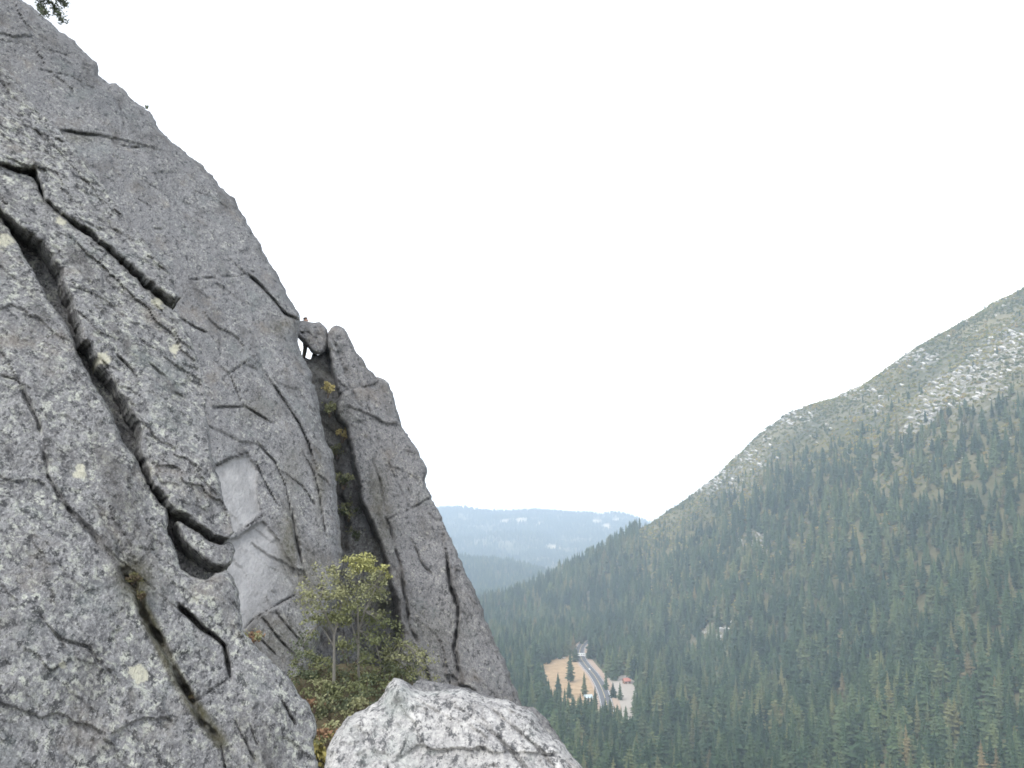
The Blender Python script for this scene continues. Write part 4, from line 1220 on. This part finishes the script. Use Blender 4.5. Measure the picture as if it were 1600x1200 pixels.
x, y = scatter(100, 1250, 520, 1950, 6.0)
k = (x < 0.68 * y) & (x > 0.02 * y); x, y = x[k], y[k]
z = ground(np.column_stack([x, y])); stv = stone_zone(x, y, z)
bx, by, bd_ = to_px(np.column_stack([x, y, z]))
k = (rng.random(len(x)) < 0.6 * sstep(0.25, 0.7, stv) + 0.03 * sstep(200, 300, z)) & (bx < 1700)
x, y, z = x[k], y[k], z[k]; nn = len(x)
sz = 1.0 + 3.2 * rng.random(nn) ** 2.2
instancer('outcrop_rocks', np.column_stack([x, y, z + 0.1]), np.column_stack([0.3 * rng.normal(0, 1, nn), 0.5 * np.ones(nn), rng.random(nn) * 0.9 - 0.4]), np.column_stack([sz * (1 + rng.random(nn)), sz, sz * 0.8]), rng.choice(3, nn), bsrc, 'pale broken rock scattered over the upper slope of the right mountain', 'rocks')
print('rocks', nn)

# scrub on the mountain
scrub_src = []
for i in range(3):
    p = at(470 + 40 * i, 1190, 19.5)
    rr = shrub('scrub_bush', p, 2.0, 1.5, ['scrub'], 260, ['olive scrub bush at the foot of the gully, left of three', 'olive scrub bush at the foot of the gully, middle of three', 'olive scrub bush at the foot of the gully, right of three'][i], seed=640 + i, leaf=0.20, clumps=10)
    rr.scale = (0.4, 0.4, 0.4)
    scrub_src.append([c for c in rr.children if c.name.startswith('foliage')][0])
x, y = scatter(100, 1250, 520, 1950, 5.2)
k = (x < 0.68 * y) & (x > 0.02 * y); x, y = x[k], y[k]
z = ground(np.column_stack([x, y]))
sx_, sy_, sdp = to_px(np.column_stack([x, y, z]))
bel = sy_ - np.interp(sx_, rid[:, 0], rid[:, 1])
nz2 = fbm(np.column_stack([x, y, z3(len(x))]), 1 / 50.0, 3, 191)
k = (rng.random(len(x)) < (0.75 + 0.5 * nz2) * (1 - sstep(150, 330, bel))) & (sx_ < 1700) & (sx_ > 960) & (sy_ < 985)
x, y, z = x[k], y[k], z[k]; nn = len(x)
sz = 1.0 + 1.5 * rng.random(nn)
instancer('scrub', np.column_stack([x, y, z - 0.2]), np.column_stack([z3(nn), z3(nn), rng.random(nn) * 6.28]), np.column_stack([sz * 1.2, sz * 1.2, sz]), rng.choice(3, nn), scrub_src, 'olive scrub on the upper slope of the right mountain', 'scrub')
print('scrub', nn)

# ------------------------------------------------------------------ the clearing: meadow, road, vehicles, cabins
def sheet(name, pxs, z, mat):
    v = [at_z(a, b, z) for a, b in pxs]
    o = mesh_obj(name, v, [list(range(len(v)))[::-1]], mat, smooth=False)
    nrm = o.data.polygons[0].normal
    if nrm.z < 0: o.data.flip_normals()
    tag(o, kind='structure'); return o


t = NT('meadow_grass'); v = t.mapping()
M['meadow_grass'] = t.done(t.mix(t.ramp(t.noise(v, 0.09, 6, 0.7), [(0.35, 0.0), (0.65, 1.0)]), (0.32, 0.22, 0.125), (0.47, 0.34, 0.21)))
t = NT('gravel'); v = t.mapping()
M['gravel'] = t.done(t.mix(t.noise(v, 0.2, 6, 0.7), (0.30, 0.26, 0.22), (0.46, 0.42, 0.37)))
t = NT('dirt'); v = t.mapping()
M['dirt'] = t.done(t.mix(t.noise(v, 0.2, 6, 0.7), (0.34, 0.25, 0.19), (0.46, 0.36, 0.28)))
t = NT('asphalt'); v = t.mapping()
M['asphalt'] = t.done(t.mix(t.noise(v, 0.3, 6, 0.7), (0.10, 0.10, 0.108), (0.14, 0.14, 0.148)))
M['line_white'] = plain('line_white', (0.7, 0.7, 0.68), 0.1)
M['line_yellow'] = plain('line_yellow', (0.6, 0.5, 0.25), 0.1)
M['white_paint'] = plain('white_paint', (0.75, 0.75, 0.74), 0.06, 3, 0.4)
M['grey_paint'] = plain('grey_paint', (0.35, 0.36, 0.38), 0.06, 3, 0.4)
M['red_paint'] = plain('red_paint', (0.36, 0.10, 0.09), 0.08, 3, 0.4)
M['glass'] = plain('glass', (0.03, 0.035, 0.04), 0.1, 3, 0.1)
M['rubber'] = plain('rubber', (0.03, 0.03, 0.03), 0.1)
M['red_roof'] = plain('red_roof', (0.46, 0.20, 0.15), 0.12, 2)
M['blue_roof'] = plain('blue_roof', (0.48, 0.56, 0.60), 0.08, 2)
M['wood_wall'] = plain('wood_wall', (0.26, 0.17, 0.12), 0.2, 2)
M['pale_wall'] = plain('pale_wall', (0.55, 0.52, 0.46), 0.1, 2)
sheet('meadow', [(828, 1056), (842, 1040), (870, 1029), (893, 1022), (905, 1018), (914, 1040), (925, 1065), (936, 1100), (940, 1130), (890, 1130), (850, 1095)], 0.10, M['meadow_grass'])
sheet('gravel_lot', [(938, 1050), (965, 1054), (990, 1056), (1002, 1085), (1004, 1122), (970, 1128), (952, 1092)], 0.10, M['gravel'])
CL = [(918, 1000), (908, 1009), (905, 1019), (908, 1030), (916, 1041), (927, 1053), (936, 1067), (943, 1083), (948, 1101), (950, 1122), (948, 1150)]
cl_ = np.array([at_z(a, b, 0.0)[:2] for a, b in CL])
tt_ = np.concatenate([[0], np.cumsum(np.hypot(*np.diff(cl_, axis=0).T))])
ss_ = np.arange(0, tt_[-1], 4.0)
# smooth the centre line
cxy = np.column_stack([np.interp(ss_, tt_, cl_[:, 0]), np.interp(ss_, tt_, cl_[:, 1])])
for _ in range(30): cxy[1:-1] = 0.5 * cxy[1:-1] + 0.25 * (cxy[:-2] + cxy[2:])
tg = np.gradient(cxy, axis=0); tg /= np.linalg.norm(tg, axis=1)[:, None]; nr = np.column_stack([-tg[:, 1], tg[:, 0]])
if nr[len(nr) // 2, 0] < 0: nr = -nr


def strip(name, a, b, z, mat, parent=None):
    zz = ground(cxy) + z
    L = np.column_stack([cxy + nr * a, zz]); R_ = np.column_stack([cxy + nr * b, zz]); k = len(cxy)
    o = mesh_obj(name, np.concatenate([L, R_]), [[i, i + 1, k + i + 1, k + i] for i in range(k - 1)], mat, parent=parent, smooth=False, loc=(0, 0, 0))
    if o.data.polygons[0].normal.z < 0: o.data.flip_normals()
    return o


tag(strip('road_shoulder', -8.5, 13.0, 0.2, M['dirt']), kind='structure')
road = strip('road', -6.0, 6.5, 0.26, M['asphalt']); tag(road, kind='structure')
strip('edge_line', -5.4, -5.0, 0.29, M['line_white'], road)
strip('edge_line', 5.5, 5.9, 0.29, M['line_white'], road)
strip('centre_line', -0.1, 0.4, 0.29, M['line_yellow'], road)


def heading(px_, py_):
    p = at_z(px_, py_, 0)[:2]
    i = int(np.argmin(((cxy - p) ** 2).sum(1)))
    return math.atan2(tg[i, 1], tg[i, 0])


def wheel(mb, c, r, w):
    pts = [(c[0], c[1] - w / 2, c[2]), (c[0], c[1] + w / 2, c[2])]
    mb.tube(pts, [r, r], 12)


def car(name, x, y, rz, paint, label, L=4.4):
    p = at_z(x, y, 0.0); root = empty(name, (p[0], p[1], gz(p[0], p[1]) + 0.30)); root.rotation_euler = (0, 0, rz); tag(root, label, 'car')
    prof = [(-0.50, 0.30), (0.50, 0.30), (0.50, 0.72), (0.44, 0.80), (0.22, 0.88), (0.08, 1.38), (-0.24, 1.42), (-0.42, 0.98), (-0.50, 0.92)]
    mb = MB(); k = len(prof)
    vs = [(a * L, s * (0.86 if b < 1.2 else 0.70), b) for s in (-1, 1) for a, b in prof]
    mb.add(vs, [list(range(k))[::-1] if False else list(range(k)), list(range(2 * k - 1, k - 1, -1))] + [[i, k + i, k + (i + 1) % k, (i + 1) % k] for i in range(k)])
    b = mb.build('body', M[paint], root)
    wm = MB(); wm.box((-0.06 * L, 0, 1.16), (0.34 * L, 1.64, 0.30)); wm.build('window', M['glass'], root)
    for sx in (-0.31, 0.31):
        for sy in (-0.80, 0.80):
            w = MB(); wheel(w, (sx * L, sy, 0.33), 0.33, 0.2); w.build('wheel', M['rubber'], root)
    return root


def motorhome(x, y, rz, label):
    p = at_z(x, y, 0.0); root = empty('motorhome', (p[0], p[1], gz(p[0], p[1]) + 0.30)); root.rotation_euler = (0, 0, rz); tag(root, label, 'motorhome'); root.scale = (1.25, 1.25, 1.25)
    mb = MB(); mb.box((-0.8, 0, 1.85), (6.6, 2.4, 2.5)); mb.box((2.9, 0, 2.55), (1.2, 2.3, 1.0)); mb.build('body', M['white_paint'], root)
    c = MB(); c.box((3.2, 0, 1.25), (1.5, 2.1, 1.4)); c.box((4.15, 0, 0.95), (0.9, 2.0, 0.8)); c.build('cab', M['white_paint'], root)
    w = MB(); w.box((3.98, 0, 1.65), (0.06, 1.8, 0.55)); w.build('windscreen', M['glass'], root)
    for xx in (-2.6, -0.4): w = MB(); w.box((xx, 0, 2.2), (1.2, 2.44, 0.6)); w.build('window', M['glass'], root)
    for xx in (-2.4, 3.3):
        for yy in (-1.0, 1.0): w = MB(); wheel(w, (xx, yy, 0.42), 0.42, 0.3); w.build('wheel', M['rubber'], root)


def cabin(x, y, rz, L, W_, h, roof, wall_, label):
    p = at_z(x, y, 0.0); root = empty('cabin', (p[0], p[1], gz(p[0], p[1]) + 0.05)); root.rotation_euler = (0, 0, rz); tag(root, label, 'cabin')
    mb = MB(); mb.box((0, 0, h / 2), (L, W_, h)); mb.add([(-L / 2, -W_ / 2, h), (-L / 2, W_ / 2, h), (-L / 2, 0, h + W_ * 0.42), (L / 2, -W_ / 2, h), (L / 2, W_ / 2, h), (L / 2, 0, h + W_ * 0.42)], [(0, 2, 1), (3, 4, 5)])
    mb.build('wall', M[wall_], root)
    rf = MB(); o = 0.6; k = 0.42 + 0.0
    for s in (-1, 1):
        e = (W_ / 2 + o); zt = h + W_ * k + 0.12; zb = zt - e * k * 2
        rf.add([(-L / 2 - o, 0, zt), (L / 2 + o, 0, zt), (L / 2 + o, s * e, zb), (-L / 2 - o, s * e, zb), (-L / 2 - o, 0, zt + 0.2), (L / 2 + o, 0, zt + 0.2), (L / 2 + o, s * e, zb + 0.2), (-L / 2 - o, s * e, zb + 0.2)],
               [(0, 1, 2, 3), (4, 5, 6, 7), (2, 3, 7, 6), (0, 3, 7, 4), (1, 2, 6, 5)])
    rf.build('roof', M[roof], root)
    d = MB(); d.box((0.2, -W_ / 2, 1.05), (1.0, 0.1, 2.1)); d.build('door', M['wood_wall' if wall_ != 'wood_wall' else 'pale_wall'], root)
    for s in (-0.3, 0.32):
        w = MB(); w.box((s * L, -W_ / 2, 1.5), (1.1, 0.12, 1.0)); w.build('window', M['glass'], root)


motorhome(909, 1026, 2.7, 'white motorhome on the road at the far end of the clearing')
car('parked_car', 874, 1029.5, 0.3, 'grey_paint', 'grey car parked at the back edge of the tan meadow, left of two', 4.8)
car('parked_car', 881, 1029, 0.2, 'white_paint', 'whitish car parked at the back edge of the tan meadow, right of two', 5.2)
car('road_car', 921, 1047, heading(921, 1047), 'white_paint', 'small white car driving on the road through the clearing', 4.6)
cabin(979, 1068, 0.35, 7.0, 5.6, 3.0, 'red_roof', 'wood_wall', 'small cabin with a reddish roof at the right end of the clearing')
cabin(919, 1094, 0.2, 7.0, 5.0, 2.8, 'blue_roof', 'pale_wall', 'small building with a pale blue roof between conifers beside the road')

# ------------------------------------------------------------------ the climber in the notch
def person(foot, H_, rz, label):
    root = empty('person', foot); root.rotation_euler = (0, 0, rz); tag(root, label, 'person')
    k = H_ / 1.75
    J = {'pel': (0, 0, 0.95, .145, .105), 'bel': (0, 0.0, 1.08, .135, .10), 'che': (0, -0.01, 1.27, .155, .11), 'ups': (0, 0, 1.40, .135, .09), 'nek': (0, 0.0, 1.49, .055, .055), 'hd0': (0, -0.02, 1.565, .075, .085), 'hd1': (0, -0.02, 1.645, .08, .098), 'hd2': (0, -0.01, 1.715, .058, .07)}
    E = [('pel', 'bel'), ('bel', 'che'), ('che', 'ups'), ('ups', 'nek'), ('nek', 'hd0'), ('hd0', 'hd1'), ('hd1', 'hd2')]
    for s, a in ((-1, 'l'), (1, 'r')):
        J[a + 'sh'] = (0.19 * s, 0, 1.40, .062, .062); J[a + 'el'] = (0.25 * s, 0.03, 1.12, .046, .046); J[a + 'wr'] = (0.20 * s, -0.16, 0.98, .032, .03); J[a + 'ha'] = (0.19 * s, -0.23, 0.95, .04, .022)
        J[a + 'hp'] = (0.09 * s, 0, 0.90, .09, .09); J[a + 'kn'] = (0.10 * s, -0.04, 0.49, .058, .06); J[a + 'an'] = (0.10 * s, 0.02, 0.09, .04, .045); J[a + 'to'] = (0.115 * s, -0.14, 0.035, .045, .032)
        E += [('ups', a + 'sh'), (a + 'sh', a + 'el'), (a + 'el', a + 'wr'), (a + 'wr', a + 'ha'), ('pel', a + 'hp'), (a + 'hp', a + 'kn'), (a + 'kn', a + 'an'), (a + 'an', a + 'to')]
        for q, (fx, fl) in enumerate([(-.028, .07), (-.010, .082), (.010, .078), (.028, .062)]):
            J[f'{a}f{q}'] = (0.19 * s + fx, -0.23 - fl * 0.7, 0.93 - fl * 0.4, .009, .009); E.append((a + 'ha', f'{a}f{q}'))
        J[a + 'th'] = (0.19 * s - 0.05 * s, -0.25, 0.955, .011, .011); E.append((a + 'ha', a + 'th'))
    names = list(J); me = bpy.data.meshes.new('body_frame')
    me.from_pydata([tuple(c * k for c in J[q][:3]) for q in names], [(names.index(a), names.index(b)) for a, b in E], [])
    tmp = bpy.data.objects.new('body_frame', me); COL.objects.link(tmp)
    sk = tmp.modifiers.new('skin', 'SKIN'); sk.use_smooth_shade = True
    sv = me.skin_vertices[0].data
    for i, q in enumerate(names): sv[i].radius = (J[q][3] * k, J[q][4] * k)
    sv[0].use_root = True
    tmp.modifiers.new('sub', 'SUBSURF').render_levels = 2; tmp.modifiers['sub'].levels = 2
    dg = bpy.context.evaluated_depsgraph_get()
    body = bpy.data.meshes.new_from_object(tmp.evaluated_get(dg))
    bpy.data.objects.remove(tmp)
    body.name = 'body'; body.materials.clear()
    for nm in ('skin', 'shirt', 'trousers', 'shoe'): body.materials.append(M[nm])
    for pl in body.polygons:
        c = pl.center / k; z = c.z
        pl.material_index = 3 if z < 0.11 else 2 if z < 1.0 and abs(c.x) < 0.165 and c.y > -0.15 else 1 if z < 1.46 and not (z < 1.0) else 0
        pl.use_smooth = True
    o = bpy.data.objects.new('body', body); COL.objects.link(o); o.parent = root
    hb = bmesh.new(); bmesh.ops.create_uvsphere(hb, u_segments=14, v_segments=9, radius=1.0)
    for v in list(hb.verts):
        if v.co.z < -0.1 + 0.5 * max(0, -v.co.y): hb.verts.remove(v)
    for v in hb.verts: v.co = Vector((v.co.x * 0.094, v.co.y * 0.112 - 0.008, v.co.z * 0.12 + 1.66)) * k
    hm = bpy.data.meshes.new('hair'); hb.to_mesh(hm); hb.free(); hm.materials.append(M['hair'])
    h = bpy.data.objects.new('hair', hm); COL.objects.link(h); h.parent = root
    f = MB(); f.box((0, -0.122 * k, 1.635 * k), (0.03 * k, 0.03 * k, 0.045 * k))
    f.build('nose', M['skin'], root)
    for s in (-1, 1): e = MB(); e.box((0.033 * s * k, -0.112 * k, 1.66 * k), (0.022 * k, 0.012 * k, 0.012 * k)); e.build('eye', M['hair'], root)


M['skin'] = plain('skin', (0.36, 0.23, 0.18), 0.08)
M['shirt'] = plain('shirt', (0.16, 0.12, 0.14), 0.1)
M['trousers'] = plain('trousers', (0.22, 0.20, 0.17), 0.1)
M['shoe'] = plain('shoe', (0.06, 0.05, 0.05), 0.1)
M['hair'] = plain('hair', (0.06, 0.04, 0.03), 0.2, 30)
person(at(475.0, 562.5, 40.0), 1.93, 1.45, 'person standing behind the jammed block, only head and legs in view')

# ------------------------------------------------------------------ haze in the valley air
t = bpy.data.materials.new('haze'); t.use_nodes = True
nn_ = t.node_tree.nodes; nn_.clear()
ho = nn_.new('ShaderNodeOutputMaterial'); pv = nn_.new('ShaderNodeVolumePrincipled')
pv.inputs['Color'].default_value = (0.68, 0.82, 0.98, 1); pv.inputs['Density'].default_value = 0.00019; pv.inputs['Anisotropy'].default_value = 0.0
t.node_tree.links.new(pv.outputs[0], ho.inputs['Volume'])
hz = MB(); hz.box((600, 3850, 304), (7400, 8300, 872))
ho_ = hz.build('haze', t); tag(ho_, kind='stuff')
